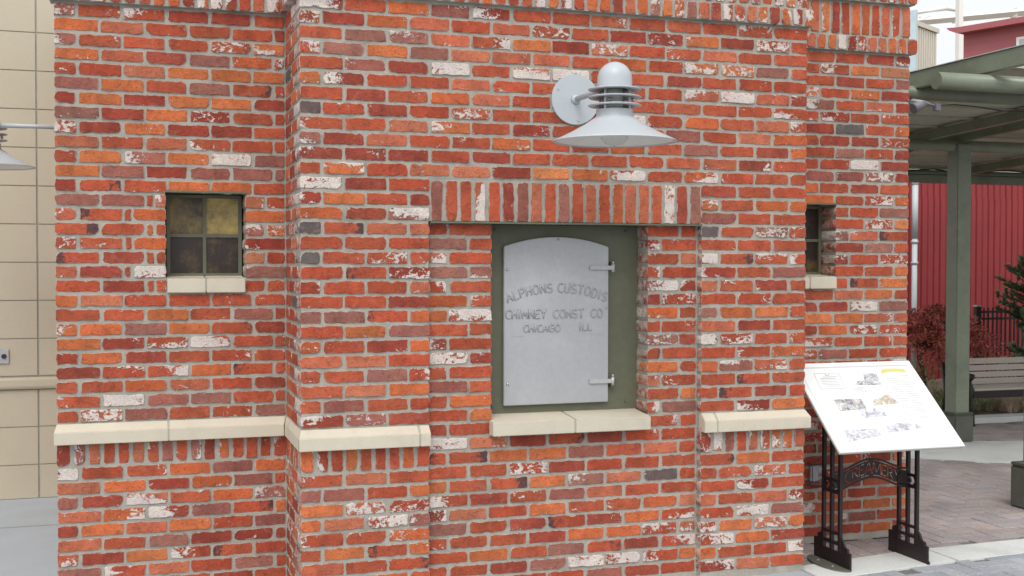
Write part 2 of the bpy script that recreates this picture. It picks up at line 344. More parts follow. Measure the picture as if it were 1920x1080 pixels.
def write_bricks(items, parent, limit, name='brick', rest='brickwork'):
    def size(it):
        O, u, n, u0, u1, z0, z1 = it[:7]; p = Vector(O) + Vector(u) * (u0 + u1) / 2 + Vector((0, 0, (z0 + z1) / 2)) - Vector((CX, CY, CZ))
        d = p.dot(FWD); x = p.dot(rt0) / d * F_PX; y = p.dot(UPV) / d * F_PX
        if d < .1 or abs(x) > 975 or abs(y) > 550 or Vector(n).dot(p) > 0: return 0
        return (u1 - u0) * (z1 - z0) / d ** 2 * abs(Vector(n).dot(p.normalized()))
    items = sorted(items, key=size, reverse=True)
    J = [[], [], [], [], [], []]
    for k, it in enumerate(items):
        vs, fs, t, bl, fx, eg = brick_geo(*it, R)
        if k < limit and size(it) > 0:
            c = sum(vs, Vector()) / len(vs)
            me = bpy.data.meshes.new(name); me.from_pydata([v - c for v in vs], [], fs); attrs(me, [t] * len(vs), bl, fx, eg); me.materials.append(M['brick'])
            me.polygons.foreach_set('use_smooth', [len(f) == 4 and i >= len(fs) * 0.0 for i, f in enumerate(fs)])
            o = bpy.data.objects.new(name, me); o.location = c; COL.objects.link(o); o.parent = parent
        else:
            b = len(J[0]); J[0] += [tuple(v) for v in vs]; J[1] += [tuple(i + b for i in f) for f in fs]; J[2] += [t] * len(vs); J[3] += bl; J[4] += fx; J[5] += eg
    me = bpy.data.meshes.new(rest); me.from_pydata(J[0], [], J[1]); attrs(me, *J[2:]); me.materials.append(M['brick'])
    me.polygons.foreach_set('use_smooth', [len(f) == 4 for f in J[1]])
    o = bpy.data.objects.new(rest, me); COL.objects.link(o); o.parent = parent; o['kind'] = 'stuff'

def rcode(): return R.choices('rodpmlhwkObg', (30, 13, 15, 8, 9, 17, 9, 4, 4, 1, 2, 1))[0]
JU, JZ = .0145, .0146
XM = 2.6416; XL = -1.0755; XRR = 3.664; YS = .53; PN = .042   # main bay right edge, outer corners, set-back, panel recess
OPL, OPR = .93, 1.752                                          # door niche
main = {-1: 'wromhrrprlrhr', 0: 'hdlprphrdhodhl', 1: 'rmhphodhrlprr', 2: 'hmomplprorhhmr', 3: 'rmdwrwwrrdrlr', 4: 'lhrrprrlrrhwll',
        5: 'rdrolrrrrprrh', 6: 'grdrhrrlwrorph', 7: 'lrphrlrrrmrpo', 8: 'hdlrllrrormrdo', 9: 'lldrdrrrrrplr', 10: 'rhrppdOlwrhrrr',
        11: 'wdr.......drr', 12: 'hord......hrol', 13: 'lrw.......mrl', 14: 'gkpprr....rrgrhl', 15: 'rrrmr.....hrrrr',
        16: 'grhhwr....rlwkhh', 17: 'rkhmh.....hrlrm', 18: 'lrrhhr....wllldr', 19: 'rrdoh.....lhrlr', 20: 'mmkoow....llmool',
        21: 'romrr.....rlpdr', 22: 'llloHr....hlwhrl'.replace('H', 'h'), 23: 'pprwl.....krrrl', 24: 'lrmhrr....olohhr', 25: 'lpomr.....llrkr',
        26: 'rmrrro....rorkdr', 27: 'hhdro.....wmrhl', 31: 'rprrrhdrrrklr', 32: 'mmrorkohpgrlhr', 33: 'ohhhdlmprrrhr', 34: 'opwhprorroprlh',
        35: 'lrhmrdklohlwm', 36: 'roklrrdolhhohorpmr'[:14], 37: 'prkrormkdhwol', 38: 'mmorrdmwwhorrwlrh'[:14], 39: 'rmhodrlmdrhpr'}
left = {-1: 'hlhddr', 0: 'oplrrd', 1: 'hlrrhh', 2: 'lpdmlh', 3: 'lrpooo', 4: 'mormkl', 5: 'dodood', 6: 'mdohrr', 7: 'hdldDr'.replace('D', 'd'), 8: 'plphrr',
        9: 'lohowm', 10: 'omdmmm', 11: 'lklOor'.replace('O', 'o'), 19: 'olrrll', 20: 'rrolmr', 21: 'homokd', 22: 'odhwrr', 23: 'lodrlr', 24: 'dlhokr',
        25: 'rrllrd', 26: 'lwmmrr', 27: 'rhmrlm', 31: 'wrromo', 32: 'podlmr', 33: 'mdwroh', 34: 'lhwmkо'.replace('о', 'o'), 35: 'dololm', 36: 'prmdlr', 37: 'hdOhkr', 38: 'mhprmr', 39: 'rmprdr'}

BR = Bricks()
X_, MY = (1, 0, 0), (0, -1, 0)
def jit(): return R.uniform(-.003, .003)
def course(row, x0, x1, O, u, n, dep, codes=None, bond=None, first_dep=None, last_dep=None, nopen0=False, nopen1=False):
    """bricks of one course between x0 and x1 of a bond that starts at bond (list of break positions)"""
    z = zrow(row); k = 0
    br = [b for b in bond if x0 + .03 < b < x1 - .03]; br = [x0] + br + [x1]
    for i in range(len(br) - 1):
        a, b = br[i], br[i + 1]
        cd = codes[i] if codes and i < len(codes) and codes[i] != '.' else rcode()
        a2 = a + (JU / 2 + jit() if i or nopen0 else R.uniform(0, .002)); b2 = b - (JU / 2 + jit() if i < len(br) - 2 or nopen1 else R.uniform(0, .002))
        d = dep
        if i == 0 and first_dep: d = first_dep
        if i == len(br) - 2 and last_dep: d = last_dep
        BR.add(O, u, n, a2, b2, z - CP / 2 + JZ / 2 + R.uniform(-.0015, .0015), z + CP / 2 - JZ / 2 + R.uniform(-.0015, .0015), d, cd)
for row in range(-1, 40):
    if 28 <= row <= 30 or row < -1: pass
    even = row % 2 == 0
    bond = [(.1016 + BL * k if even else BL * k) for k in range(0, 15)]
    s = main.get(row, '')
    cd1 = .19 if even else .095
    nb = lambda a, b: len([q for q in bond if a + .03 < q < b - .03]) + 1
    if row <= 10: course(row, 0, XM, (0, 0, 0), X_, MY, .095, s, bond, cd1, cd1)
    else:
        pl, pr = s[:3 + even], s[-(3 + even):]
        if not (28 <= row <= 30):
            course(row, 0, .6096, (0, 0, 0), X_, MY, .095, pl, bond, cd1, None, nopen1=False)
            course(row, 2.032, XM, (0, 0, 0), X_, MY, .095, pr, bond, .095, cd1, nopen0=False)
        if row >= 14:
            mid = s[3 + even:-(3 + even)] if s else ''
            if row <= 28:
                if row == 28: L_, R_ = 'dr', 'lr'
                elif row >= 14: L_, R_ = mid[:2], mid[-2:]
                course(row, .6096, OPL, (0, PN, 0), X_, MY, .14, L_, bond, .06, .14, nopen0=True)
                course(row, OPR, 2.032, (0, PN, 0), X_, MY, .14, R_, bond, .14, .06, nopen1=True)
            else:
                c_ = {29: 'wldkdrr', 30: 'kkoomrpr'}.get(row, s[3:-3] if s else None)
                course(row, .6096, 2.032, (0, PN, 0), X_, MY, .06, c_, bond, nopen0=True, nopen1=True)
# lintel soldiers
for k, c_ in enumerate('mdddwddmppdmdpprorpdhdm'[:4] + 'ddmprmrpproprrhdm'[:16]):
    a = .6096 + k * 1.4224 / 20; zt = zrow(10) - CP / 2
    c_ = {3: 'w', 17: 'w'}.get(k, 'mrrwrdmprmrpropprwdm'[k])
    BR.add((0, 0, 0), X_, MY, a + .009 + jit() * .7, a + .0711 - .008 + jit() * .7, zt - 3 * CP + .004, zt - .012 + jit() * .5, .09, c_)
# rowlocks beneath the stone band
for (a, b, O, cs) in ((0, .6096, (0, 0, 0), 'lhrorrrol'[:9]), (2.032, XM, (0, 0, 0), 'hwmrhhhlp'), (XL, -.002, (0, YS, 0), 'lhprrlhmlhllrrlhlr')):
    n = round((b - a) / .0665); p = (b - a) / n
    for k in range(n):
        BR.add(O, X_, MY, a + k * p + (.009 if k else 0) + jit() * .6, a + (k + 1) * p - (.009 if k < n - 1 else 0) + jit() * .6, zrow(30) - CP / 2 + .008 + jit(), zrow(28) - .6 * CP + .01 + jit(), .095 if 0 < k < n - 1 else .1, cs[k % len(cs)])
# cornice: rowlock (proud), soldier, rowlock (proud)
def cornice(O, u, n, a, b, over0, over1):
    z1 = zrow(-1) + CP / 2; proud = .028
    O2 = Vector(O) + Vector(n) * proud
    for (za, zb, O3, pr) in ((z1, z1 + 1.45 * CP, O2, 1), (z1 + 1.45 * CP, z1 + 4.25 * CP, Vector(O), 0), (z1 + 4.25 * CP, z1 + 5.45 * CP, O2, 1)):
        a2, b2 = (a - over0, b + over1) if pr else (a, b)
        m = round((b2 - a2) / .068); p = (b2 - a2) / m
        for k in range(m):
            BR.add(tuple(O3), u, n, a2 + k * p + (.008 if k else 0) + jit() * .6, a2 + (k + 1) * p - (.008 if k < m - 1 else 0) + jit() * .6, za + .008 + jit(), zb - .008 + jit(), .1 + pr * proud, R.choices('rodplhwm', (10, 9, 4, 8, 24, 30, 14, 4) if O[0] > 2 and O[1] > 0 else (16, 14, 8, 10, 20, 22, 9, 6))[0])
cornice((0, 0, 0), X_, MY, 0, XM, .028, .028)
cornice((0, YS, 0), X_, MY, XL, 0, .028, -.03)
cornice((0, YS, 0), X_, MY, XM + .005, XRR, -.03, .028)
cornice((0, YS, 0), (0, -1, 0), (-1, 0, 0), 0, YS, 0, .0)
cornice((XM, 0, 0), (0, 1, 0), (1, 0, 0), 0.1, YS, 0, .0)
# left and right set-back walls
WL0, WL1, WZ0, WZ1 = -.572, -.197, zrow(17) - .35 * CP, zrow(11) - .42 * CP       # left window opening
WR0, WR1 = 2.80, 3.165
for row in range(-1, 40):
    odd = row % 2 == 1
    bond = [XL + (.1016 if odd else 0) + BL * k for k in range(8)]; s = left.get(row, '')
    fd = .19 if odd else .095
    O = (0, YS, 0)
    if 12 <= row <= 18:
        if row % 2 == 0: bl_ = [XL + BL, XL + 2 * BL, XL + 2 * BL + .043]
        else: bl_ = [XL + .1016, XL + .1016 + BL, XL + .1016 + BL + .043]
        course(row, XL, WL0, O, X_, MY, .095, {12: 'mmrh', 13: 'lkro', 14: 'krol', 15: 'hlrl', 16: 'kdrl', 17: 'ldrw', 18: 'ldrl'}[row], bl_, fd, .18)
        course(row, WL1, -.004, O, X_, MY, .095, {12: 'll', 13: 'o', 14: 'hh', 15: 'l', 16: 'br', 17: 'm', 18: 'rr'}[row], [WL1 + .1] if row % 2 == 0 else [], .18)
    elif not 28 <= row <= 30:
        course(row, XL, -.004, O, X_, MY, .095, s, bond, fd)
    # right wall: bond ends full (even) / half (odd) at the corner
    br = [XRR - (.1016 if odd else 0) - BL * k for k in range(1 if not odd else 0, 8)]
    br = sorted(br)
    ld = .19 if odd else .095
    if 12 <= row <= 18:
        course(row, XM + .004, WR0, O, X_, MY, .095, None, br, None, .18)
        course(row, WR1, XRR, O, X_, MY, .095, {12: 'rrm', 13: 'rhO', 14: 'hlk', 15: 'dmr', 16: 'hrh', 17: 'rro'}.get(row), br, .18, ld)
    else:
        course(row, XM + .004, XRR, O, X_, MY, .095, {0: 'rrho', 1: 'rrrdr', 2: 'rhrl', 3: 'rhhrl', 4: 'ohhr', 21: 'rlOo', 22: 'rdohh', 23: 'dwhrl', 24: 'hwmrl', 25: 'rhro'}.get(row), br, None, ld)
# returns of the centre bay and the outer side walls
for row in range(-1, 40):
    odd = row % 2 == 1
    if 28 <= row <= 30:
        if row == 28:
            for k in range(7):
                BR.add((0, 0, 0), (0, 1, 0), (-1, 0, 0), .102 + k * .061 + .008, .102 + (k + 1) * .061 - .004, zrow(30) - CP / 2 + .008, zrow(28) - .6 * CP + .01, .09, rcode())
        if row != 28 or True:
            pass
    else:
        st = .1 if odd else .195
        course(row, st, YS - .004, (0, 0, 0), (0, 1, 0), (-1, 0, 0), .09, None, [st + BL, st + 2 * BL], nopen0=True)
    course(row, .1 if odd else .195, YS - .004, (XM, 0, 0), (0, 1, 0), (1, 0, 0), .09, None, [.3, .5] if odd else [.4], nopen0=True)
    if row % 1 == 0:
        b2 = [YS + (.1 if odd is False else .195) + BL * k for k in range(1, 15)]
        st = YS + (.195 if odd else .1)
        course(row, st, 3.25, (XL, 0, 0), (0, 1, 0), (-1, 0, 0), .09, None, b2, nopen0=True)
        course(row, st, 3.25, (XRR, 0, 0), (0, 1, 0), (1, 0, 0), .09, None, b2, nopen0=True)

house = empty('brick_building', (0, 0, 0), 'reclaimed red brick building with whitewashed patches, limestone bands and a projecting centre bay', 'building')
write_bricks(BR.items, house, 300)
# mortar core (recessed behind the brick faces)
RC = .0055
TOPZ = zrow(-1) + CP / 2 + 5.5 * CP
mo = MB()
zl0, zl1 = zrow(13) - CP / 2, zrow(10) - CP / 2      # lintel soldier course
zs1, zs0 = 0.872, .792                                # sill top / bottom
def mbx(*b): mo.box(*b)
mbx(RC, XM - RC, RC, .45, zl1, TOPZ - .01)                                    # above the lintel
mbx(RC, .6096 - RC, RC, .45, 0, zl1); mbx(2.032 + RC, XM - RC, RC, .45, 0, zl1)
mbx(.6096 - RC, 2.032 + RC, RC + .001, .085, zl0 + .004, zl1)
mbx(.6096 - RC, OPL - RC, PN + RC, .45, 0, zl0 + .004); mbx(OPR + RC, 2.032 + RC, PN + RC, .45, 0, zl0 + .004)
mbx(OPL - RC, OPR + RC, PN + RC, .45, 0, zs0 + .02); mbx(OPL - RC, OPR + RC, .21, .45, zs0 + .02, zl1)
mbx(RC, XM - RC, .45, 3.2, 0, TOPZ - .02)
# set-back walls with window openings
for (a, b, w0, w1) in ((XL + RC, RC, WL0, WL1), (XM - RC, XRR - RC, WR0, WR1)):
    y0 = YS + RC
    mbx(a, w0 - RC, y0, .95, 0, TOPZ - .015); mbx(w1 + RC, b, y0, .95, 0, TOPZ - .015)
    mbx(w0 - RC, w1 + RC, y0, .95, 0, WZ0 - .004); mbx(w0 - RC, w1 + RC, y0, .95, WZ1 + .012, TOPZ - .015)
    mbx(w0 - RC, w1 + RC, .78, .95, WZ0 - .004, WZ1 + .012)
    mbx(a, b, .95, 3.2, 0, TOPZ - .015)
zc = zrow(-1) + CP / 2
for (a, b, y) in ((-.018, XM + .018, -.02), (XL - .018, -.02, YS - .02), (XM + .02, XRR + .018, YS - .02)):   # cores of the projecting cornice rows
    mbx(a, b, y, y + .12, zc + .006, zc + 1.4 * CP); mbx(a, b, y, y + .12, zc + 4.3 * CP, zc + 5.4 * CP)
mo.build('mortar_wall', 'mortar', house, recalc=False)
MB().box(-.035, XM + .035, -.035, 3.2, TOPZ - .003, TOPZ + .03).box(XL - .04, -.036, YS - .04, 3.2, TOPZ - .003, TOPZ + .03).box(XM + .036, XRR + .04, YS - .04, 3.2, TOPZ - .003, TOPZ + .03).build('coping', 'coping', house)

# limestone bands
zb1, zb2, zb0 = zrow(28) + .48 * CP, zrow(28) - .02 * CP, zrow(28) - .88 * CP      # wall line, arris, underside
PRJ = .042
def stone_x(x0, x1, y, m0=0, m1=0):
    """stone along X at wall face y; m = +-1 mitres the end out/in"""
    prof = [(0.0, zb1), (PRJ, zb2), (PRJ, zb0), (-.03, zb0), (-.03, zb1)]
    q_ = .012 / PRJ
    vs = [(x0 - m0 * p * (q_ if p > 0 else 1), y - p, z) for p, z in prof] + [(x1 + m1 * p * (q_ if p > 0 else 1), y - p, z) for p, z in prof]; n = 5
    return MB().add(vs, [tuple(range(n)), tuple(range(n, 2 * n))[::-1]] + [(i, i + n, (i + 1) % n + n, (i + 1) % n) for i in range(n)]).build('band_stone', 'lime', house, bevel=.0025)
def stone_y(y0, y1, x, sg, m0=0, m1=0):
    prof = [(0.0, zb1), (PRJ, zb2), (PRJ, zb0), (-.03, zb0), (-.03, zb1)]
    q_ = .012 / PRJ
    vs = [(x + sg * p * (q_ if p > 0 else 1), y0 - m0 * p, z) for p, z in prof] + [(x + sg * p * (q_ if p > 0 else 1), y1 + m1 * p, z) for p, z in prof]; n = 5
    return MB().add(vs, [tuple(range(n)), tuple(range(n, 2 * n))[::-1]] + [(i, i + n, (i + 1) % n + n, (i + 1) % n) for i in range(n)]).build('band_stone', 'lime', house, bevel=.0025)
g = .0035
stone_x(XL, -.566 - g, YS, 1, 0); stone_x(-.566 + g, -g, YS, 0, -1)
stone_x(0, .554 - g, 0, 1, 0); stone_x(.554 + g, .606, 0, 0, 0)
stone_x(2.036, 2.109 - g, 0, 0, 0); stone_x(2.109 + g, XM, 0, 0, 1)
stone_y(g, YS - .004, 0, -1, 1, -1); stone_y(g, YS, XM, 1, 1, 0)
stone_y(YS + g, 3.2, XL, -1, 1, 0)
for (x, y) in ((-.566, YS), (.554, 0), (2.109, 0)): MB().prism([(0, zb1 - .002), (PRJ - .003, zb2 - .001), (PRJ - .003, zb0 + .002), (0, zb0 + .002)], lambda a, b, t, y=y: (t, y - a, b), (x - .005, x + .005)).build('stone_joint', 'limejoint', house)
# sill of the door niche (two stones)
def sill(x0, x1, yb, yf, zt, zf, zb, nm='sill_stone', par=None):
    m_ = MB().prism([(yb, zt), (yf, zf), (yf, zb), (yb, zb)], lambda a, b, t: (t, a, b), (x0, x1)); return m_.build(nm, 'lime', par or house, bevel=.003)
xj = 1.341
sill(OPL - .012, xj - g, .2, -.02, zs1 + .006, zs1 - .012, zs0); sill(xj + g, OPR - .006, .2, -.02, zs1 + .006, zs1 - .012, zs0)
bx('sill_joint', 'limejoint', house, xj - .005, xj + .005, -.016, .2, zs0 + .002, zs1 - .016)
# steel lintel angle
zl = zl0
bx('steel_lintel', 'green', house, .613, 2.029, -.004, .09, zl - .006, zl + .002)
# niche plate and cast door
ni = bpy.data.objects.new('niche', None)
plate = bx('door_frame_plate', 'green', house, OPL - .003, OPR + .003, .175, .2, zs1 - .03, zl - .006)
for (x, z) in ((.972, .915), (1.69, .915), (.985, 1.79), (1.69, 1.79)):
    MB().tube([(x, .176, z), (x, .166, z)], .006, 8).build('bolt', 'green', plate)
DX0, DX1, DZ0, DZS, DZA = 1.024, 1.583, .917, 1.709, 1.758
arc = []
for i in range(17):
    t = i / 16; x = DX0 + (DX1 - DX0) * t; arc.append((x, DZS + (DZA - DZS) * (1 - (2 * t - 1) ** 2)))
door = MB().prism([(DX1, DZ0 + .002), (DX0, DZ0)][::1] + arc, lambda a, b, t: (a, t, b), (.148, .168)).build('cast_iron_door', 'iron', house, bevel=.003)
MB().prism([(DX1 - .012, DZ0 + .012), (DX0 + .012, DZ0 + .012)] + [(min(max(x, DX0 + .012), DX1 - .012), z - .01) for x, z in arc], lambda a, b, t: (a, t, b), (.166, .176)).build('door_backing', 'hole', door)
for z, mn in ((1.604, 'iron'), (1.026, 'ironwear')):
    h = MB().box(1.477, 1.612, .136, .1485, z - .011, z + .011).build('hinge_strap', mn, door, bevel=.002)
    MB().tube([(1.606, .142, z - .022), (1.606, .142, z + .02)], .0085, 12).build('hinge_pin', mn, h)
    MB().box(1.596, 1.618, .142, .176, z + .012 if z > 1.3 else z - .034, z + .03 if z > 1.3 else z - .012).build('hinge_lug', 'green', h, bevel=.002)
    MB().tube([(1.606, .142, z + .02), (1.606, .142, z + .033)], .006, 8).build('pin_head', 'zinc', h)
for (x, z) in ((1.04, 1.595), (1.043, 1.025), (1.31, 1.744)):
    MB().lathe([(0, .007), (.006, .005), (.0075, 0)], (0, 0, 0), 12).build('screw', 'zinc', door).matrix_world = Matrix.Translation((x, .1485, z)) @ Matrix.Rotation(rad(90), 4, 'X')
for (x0, x1, z) in ((1.06, 1.135, 1.262), (1.475, 1.555, 1.266)): bx('seam_line', 'iron', door, x0, x1, .1465, .149, z, z + .002)
# raised lettering, single-stroke
def arcp(cx, cy, rx, ry, a0, a1, n=9): return [(cx + rx * math.cos(rad(a0 + (a1 - a0) * i / n)), cy + ry * math.sin(rad(a0 + (a1 - a0) * i / n))) for i in range(n + 1)]
G = {'A': [[(0, 0), (.35, 1), (.7, 0)], [(.14, .38), (.56, .38)]], 'L': [[(0, 1), (0, 0), (.55, 0)]], 'P': [[(0, 0), (0, 1)], [(0, 1)] + arcp(.3, .74, .3, .26, 90, -90) + [(0, .48)]],
     'H': [[(0, 0), (0, 1)], [(.6, 0), (.6, 1)], [(0, .5), (.6, .5)]], 'O': [arcp(.35, .5, .35, .5, 0, 360, 18)], 'N': [[(0, 0), (0, 1), (.6, 0), (.6, 1)]],
     'S': [arcp(.3, .74, .27, .26, 40, 270, 8) + arcp(.3, .25, .3, .25, 90, -140, 8)[1:]], 'C': [arcp(.38, .5, .38, .5, 50, 310, 14)], 'U': [[(0, 1), (0, .3)] + arcp(.3, .3, .3, .3, 180, 360, 8) + [(.6, 1)]],
     'T': [[(0, 1), (.66, 1)], [(.33, 1), (.33, 0)]], 'D': [[(0, 0), (0, 1)] + arcp(.2, .5, .42, .5, 90, -90, 10) + [(0, 0)]], 'I': [[(.12, 0), (.12, 1)]],
     'M': [[(0, 0), (0, 1), (.35, .3), (.7, 1), (.7, 0)]], 'E': [[(.55, 1), (0, 1), (0, 0), (.55, 0)], [(0, .52), (.45, .52)]], 'Y': [[(0, 1), (.32, .5), (.64, 1)], [(.32, .5), (.32, 0)]],
     'G': [arcp(.38, .5, .38, .5, 50, 360, 14) + [(.45, .5)]], "'": [[(0, 1), (-.05, .78)]]}
GW = {k: max(p[0] for s in v for p in s) for k, v in G.items()}; GW['I'] = .24; GW["'"] = .02
def letters(txt, fn, hgt, gap, name='letter', sp=.5):
    x = 0
    for ch in txt:
        if ch == ' ': x += sp * hgt; continue
        w = GW[ch] * hgt * .92
        mb = MB()
        for st in G[ch]:
            pts = [fn(x + p[0] * hgt * .92, p[1] * hgt, w / 2 + x) for p in st]
            if (Vector(pts[0]) - Vector(pts[-1])).length < 1e-4: pts[-1] = pts[0]
            for q0, q1 in zip(pts, pts[1:]):
                q0, q1 = Vector(q0), Vector(q1); e_ = (q1 - q0).normalized() * .0022
                mb.tube([q0 - e_, q0 - e_ * .5, q1 + e_ * .5, q1 + e_], [.0022, .0040, .0040, .0022], 8)
        mb.build(name, 'letter', door); x += w + gap
    return x
def width(txt, hgt, gap, sp): return sum((sp * hgt if c == ' ' else GW[c] * hgt * .92 + gap) for c in txt) - gap
def line(txt, x0, x1, z, hgt, sp):
    n = sum(c != ' ' for c in txt); gap = .012
    for _ in range(8): gap += ((x1 - x0) - width(txt, hgt, gap, sp)) / n
    letters(txt, lambda a, b, c: (x0 + a,   .1468, z + b), hgt, gap, sp=sp)
# arc text: circle through the photo's three points
ax0, ax1, zc0, sag = 1.040, 1.560, 1.432, .050
cxm = (ax0 + ax1) / 2 + .004; half = (ax1 - ax0) / 2; Rr = (half ** 2 + sag ** 2) / (2 * sag); hA = .044
Lr = 2 * Rr * math.asin(half / Rr)
def fa(a, b, c):
    th = (c - Lr / 2) / Rr; p = Vector((math.sin(th), math.cos(th))) * Rr
    q = p + Vector((math.cos(th), -math.sin(th))) * (a - c) + Vector((math.sin(th), math.cos(th))) * b
    return (cxm + q.x,   .1468, zc0 + sag - Rr + q.y)
t_ = 'ALPHONS CUSTODIS'; gp = .01
for _ in range(8): gp += (Lr - width(t_, hA, gp, .45)) / 15
letters(t_, fa, hA, gp, sp=.45)
line("CHIMNEY CONST CO", 1.034, 1.548, 1.352, .042, .75)
letters("'", lambda a, b, c: (1.572 + a,   .1468, 1.365 + b), .04, 0)
line('CHICAGO', 1.128, 1.318, 1.284, .036, .5); line('ILL', 1.424, 1.488, 1.288, .034, .5)

# windows with hammered glass
def window(x0, x1, panes, jx=True):
    yf = .68
    fr = MB().box(x0, x0 + .018, yf, yf + .03, WZ0, WZ1).box(x1 - .018, x1, yf, yf + .03, WZ0, WZ1).box(x0 + .018, x1 - .018, yf, yf + .03, WZ1 - .016, WZ1).box(x0 + .018, x1 - .018, yf, yf + .03, WZ0, WZ0 + .016).build('window', 'green', house, bevel=.001)
    xm_, zm = (x0 + x1) / 2, (WZ0 + WZ1) / 2
    MB().box(xm_ - .0085, xm_ + .0085, yf + .003, yf + .024, WZ0 + .016, WZ1 - .016).box(x0 + .018, xm_ - .0085, yf + .003, yf + .024, zm - .0085, zm + .0085).box(xm_ + .0085, x1 - .018, yf + .003, yf + .024, zm - .0085, zm + .0085).build('glazing_bar', 'green', fr)
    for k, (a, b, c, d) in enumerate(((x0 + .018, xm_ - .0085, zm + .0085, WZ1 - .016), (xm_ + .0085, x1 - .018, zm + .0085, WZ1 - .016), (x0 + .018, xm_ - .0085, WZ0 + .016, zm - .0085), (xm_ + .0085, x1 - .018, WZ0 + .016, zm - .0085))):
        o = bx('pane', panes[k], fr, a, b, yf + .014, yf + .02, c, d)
window(WL0 + .004, WL1 - .004, ('glassB', 'glassA', 'glassD', 'glassD'))  # upper panes get the brighter painted reflection
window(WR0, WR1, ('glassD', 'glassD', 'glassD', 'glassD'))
for (a, b, mid) in ((WL0 + .004, WL1 - .002, -.386), (WR0, WR1 - .002, 2.985)):
    sill(a, mid - .003, .7, YS - .02, WZ0 + .004, WZ0 - .010, WZ0 - .078); sill(mid + .003, b, .7, YS - .02, WZ0 + .004, WZ0 - .010, WZ0 - .078)
    bx('sill_joint', 'limejoint', house, mid - .004, mid + .004, YS - .015, .7, WZ0 - .07, WZ0 - .013)
    bx('steel_lintel', 'green', house, a - .008, b + .008, YS - .003, YS + .1, WZ1 + .002, WZ1 + .011)
# electrical outlet with a clear cover on the right wall
ob = empty('electrical_outlet', (0, 0, 0), 'small electrical outlet with clear plastic cover low on the brick wall beside the sign stand', 'electrical outlet')
bx('outlet_box', 'plate', ob, 3.0, 3.055, YS - .012, YS + .02, .365, .45, bevel=.003)
bx('outlet_socket', 'plate', ob, 3.012, 3.043, YS - .0155, YS - .012, .38, .435, bevel=.001)
MB().box(2.985, 3.07, YS - .06, YS - .055, .345, .47).box(2.985, 2.989, YS - .055, YS - .004, .345, .47).box(3.066, 3.07, YS - .055, YS - .004, .345, .47).box(2.989, 3.066, YS - .055, YS - .004, .345, .349).box(2.989, 3.066, YS - .055, YS - .004, .466, .47).build('clear_cover', 'clear', ob)

# ------------------------------------------------------------------ wall lamps
def lamp(C, wall, label, name='wall_lamp'):
    """C = centre of the shade axis at arm height; wall = point on the wall where the arm starts"""
    C = Vector(C); Wp = Vector(wall); t = empty(name, (0, 0, 0), label, 'wall lamp', 'barn lamps on the brick building')
    d = (C - Wp).normalized(); s = MB()
    q = d.cross(Vector((0, 0, 1)))
    def disc(r, t0, t1, mb, n=48, c=Wp):
        vs = []
        for tt in (t0, t1):
            for k in range(n): a = 2 * math.pi * k / n; vs.append(c + d * tt + (q * math.cos(a) + Vector((0, 0, 1)) * math.sin(a)) * r)
        mb.add(vs, [tuple(range(n))[::-1], tuple(range(n, 2 * n))] + [(k, (k + 1) % n, n + (k + 1) % n, n + k) for k in range(n)])
    mb = MB(); disc(.124, -.003, .008, mb); bp = mb.build('back_plate', 'lampgrey', t, bevel=.0015)
    bh = MB(); bh.tube([Wp + d * .008, Wp + d * .014, Wp + d * .03], [.026, .022, .0145], 20); bh.build('arm_boss', 'lampgrey', t)
    for a in (145, 262, 28):
        sc = MB(); c = Wp + (q * math.cos(rad(a)) * -1 * -1 + Vector((0, 0, 1)) * math.sin(rad(a))) * .104
        sc.tube([c + d * .008, c + d * .012], .0055, 8); sc.build('screw', 'zinc', bp)
    z0 = C.z
    MB().tube([Wp + d * .02, C - d * .03], .0135, 16).build('arm', 'lampgrey', t)
    c0 = (C.x, C.y, 0)
    def zz(v): return v
    dome = [(0, .104)] + [(.078 * math.sin(rad(a)), .026 + .078 * math.cos(rad(a))) for a in range(10, 91, 8)] + [(.079, -.004), (.079, -.014)]
    MB().lathe(dome, C, 40).build('dome_cap', 'lampgrey', t)
    for k, zc_ in enumerate((-.013, -.048, -.085)):
        MB().lathe([(.06, 0), (.116, -.004), (.121, -.0075), (.116, -.011), (.06, -.009)], (C.x, C.y, C.z + zc_), 48, closed=True).build('louvre_ring', 'lampgrey', t)
    MB().lathe([(.0, -.012), (.036, -.012), (.036, -.14), (0, -.14)], C, 24).build('lamp_socket', 'lampin', t)
    for a in range(4):
        th = rad(a * 90 + 35); c = C + Vector((math.cos(th), math.sin(th), 0)) * .078
        MB().tube([c + Vector((0, 0, -.012)), c + Vector((0, 0, -.15))], .0055, 10).build('louvre_post', 'lampgrey', t)
        MB().tube([c + Vector((.02, 0, -.064)), c + Vector((.02, 0, -.078))], .008, 8).build('louvre_nut', 'zinc', t)
    MB().lathe([(.083, -.112), (.0835, -.142), (.135, -.178), (.20, -.214), (.268, -.246), (.2785, -.2525), (.2785, -.2555), (.272, -.2525), (.20, -.2205), (.135, -.1845), (.08, -.15), (.03, -.146), (0, -.146)], C, 64).build('shade', 'lampgrey', t)
    MB().lathe([(.262, -.2495), (.20, -.2225), (.135, -.1865), (.075, -.152), (0, -.1485)], C, 64).build('shade_lining', 'lampin', t)
    MB().lathe([(.0, -.15), (.035, -.155), (.052, -.18), (.062, -.21), (.060, -.240), (.042, -.264), (0, -.276)], C, 32).build('bulb', 'bulb', t)
    MB().tube([C + Vector((0, 0, -.15)), C + Vector((0, 0, -.2))], .018, 12).build('bulb_holder', 'lampin', t)
    return t
ZL = 2.429
lamp((1.342, -.5, ZL), (1.342, 0, ZL), 'grey metal barn lamp on a round plate above the arched grey door')
lamp((-1.575, 2.4, 2.462), (XL - .002, 2.4, 2.462), 'grey barn lamp half cut off beside the tan block wall')

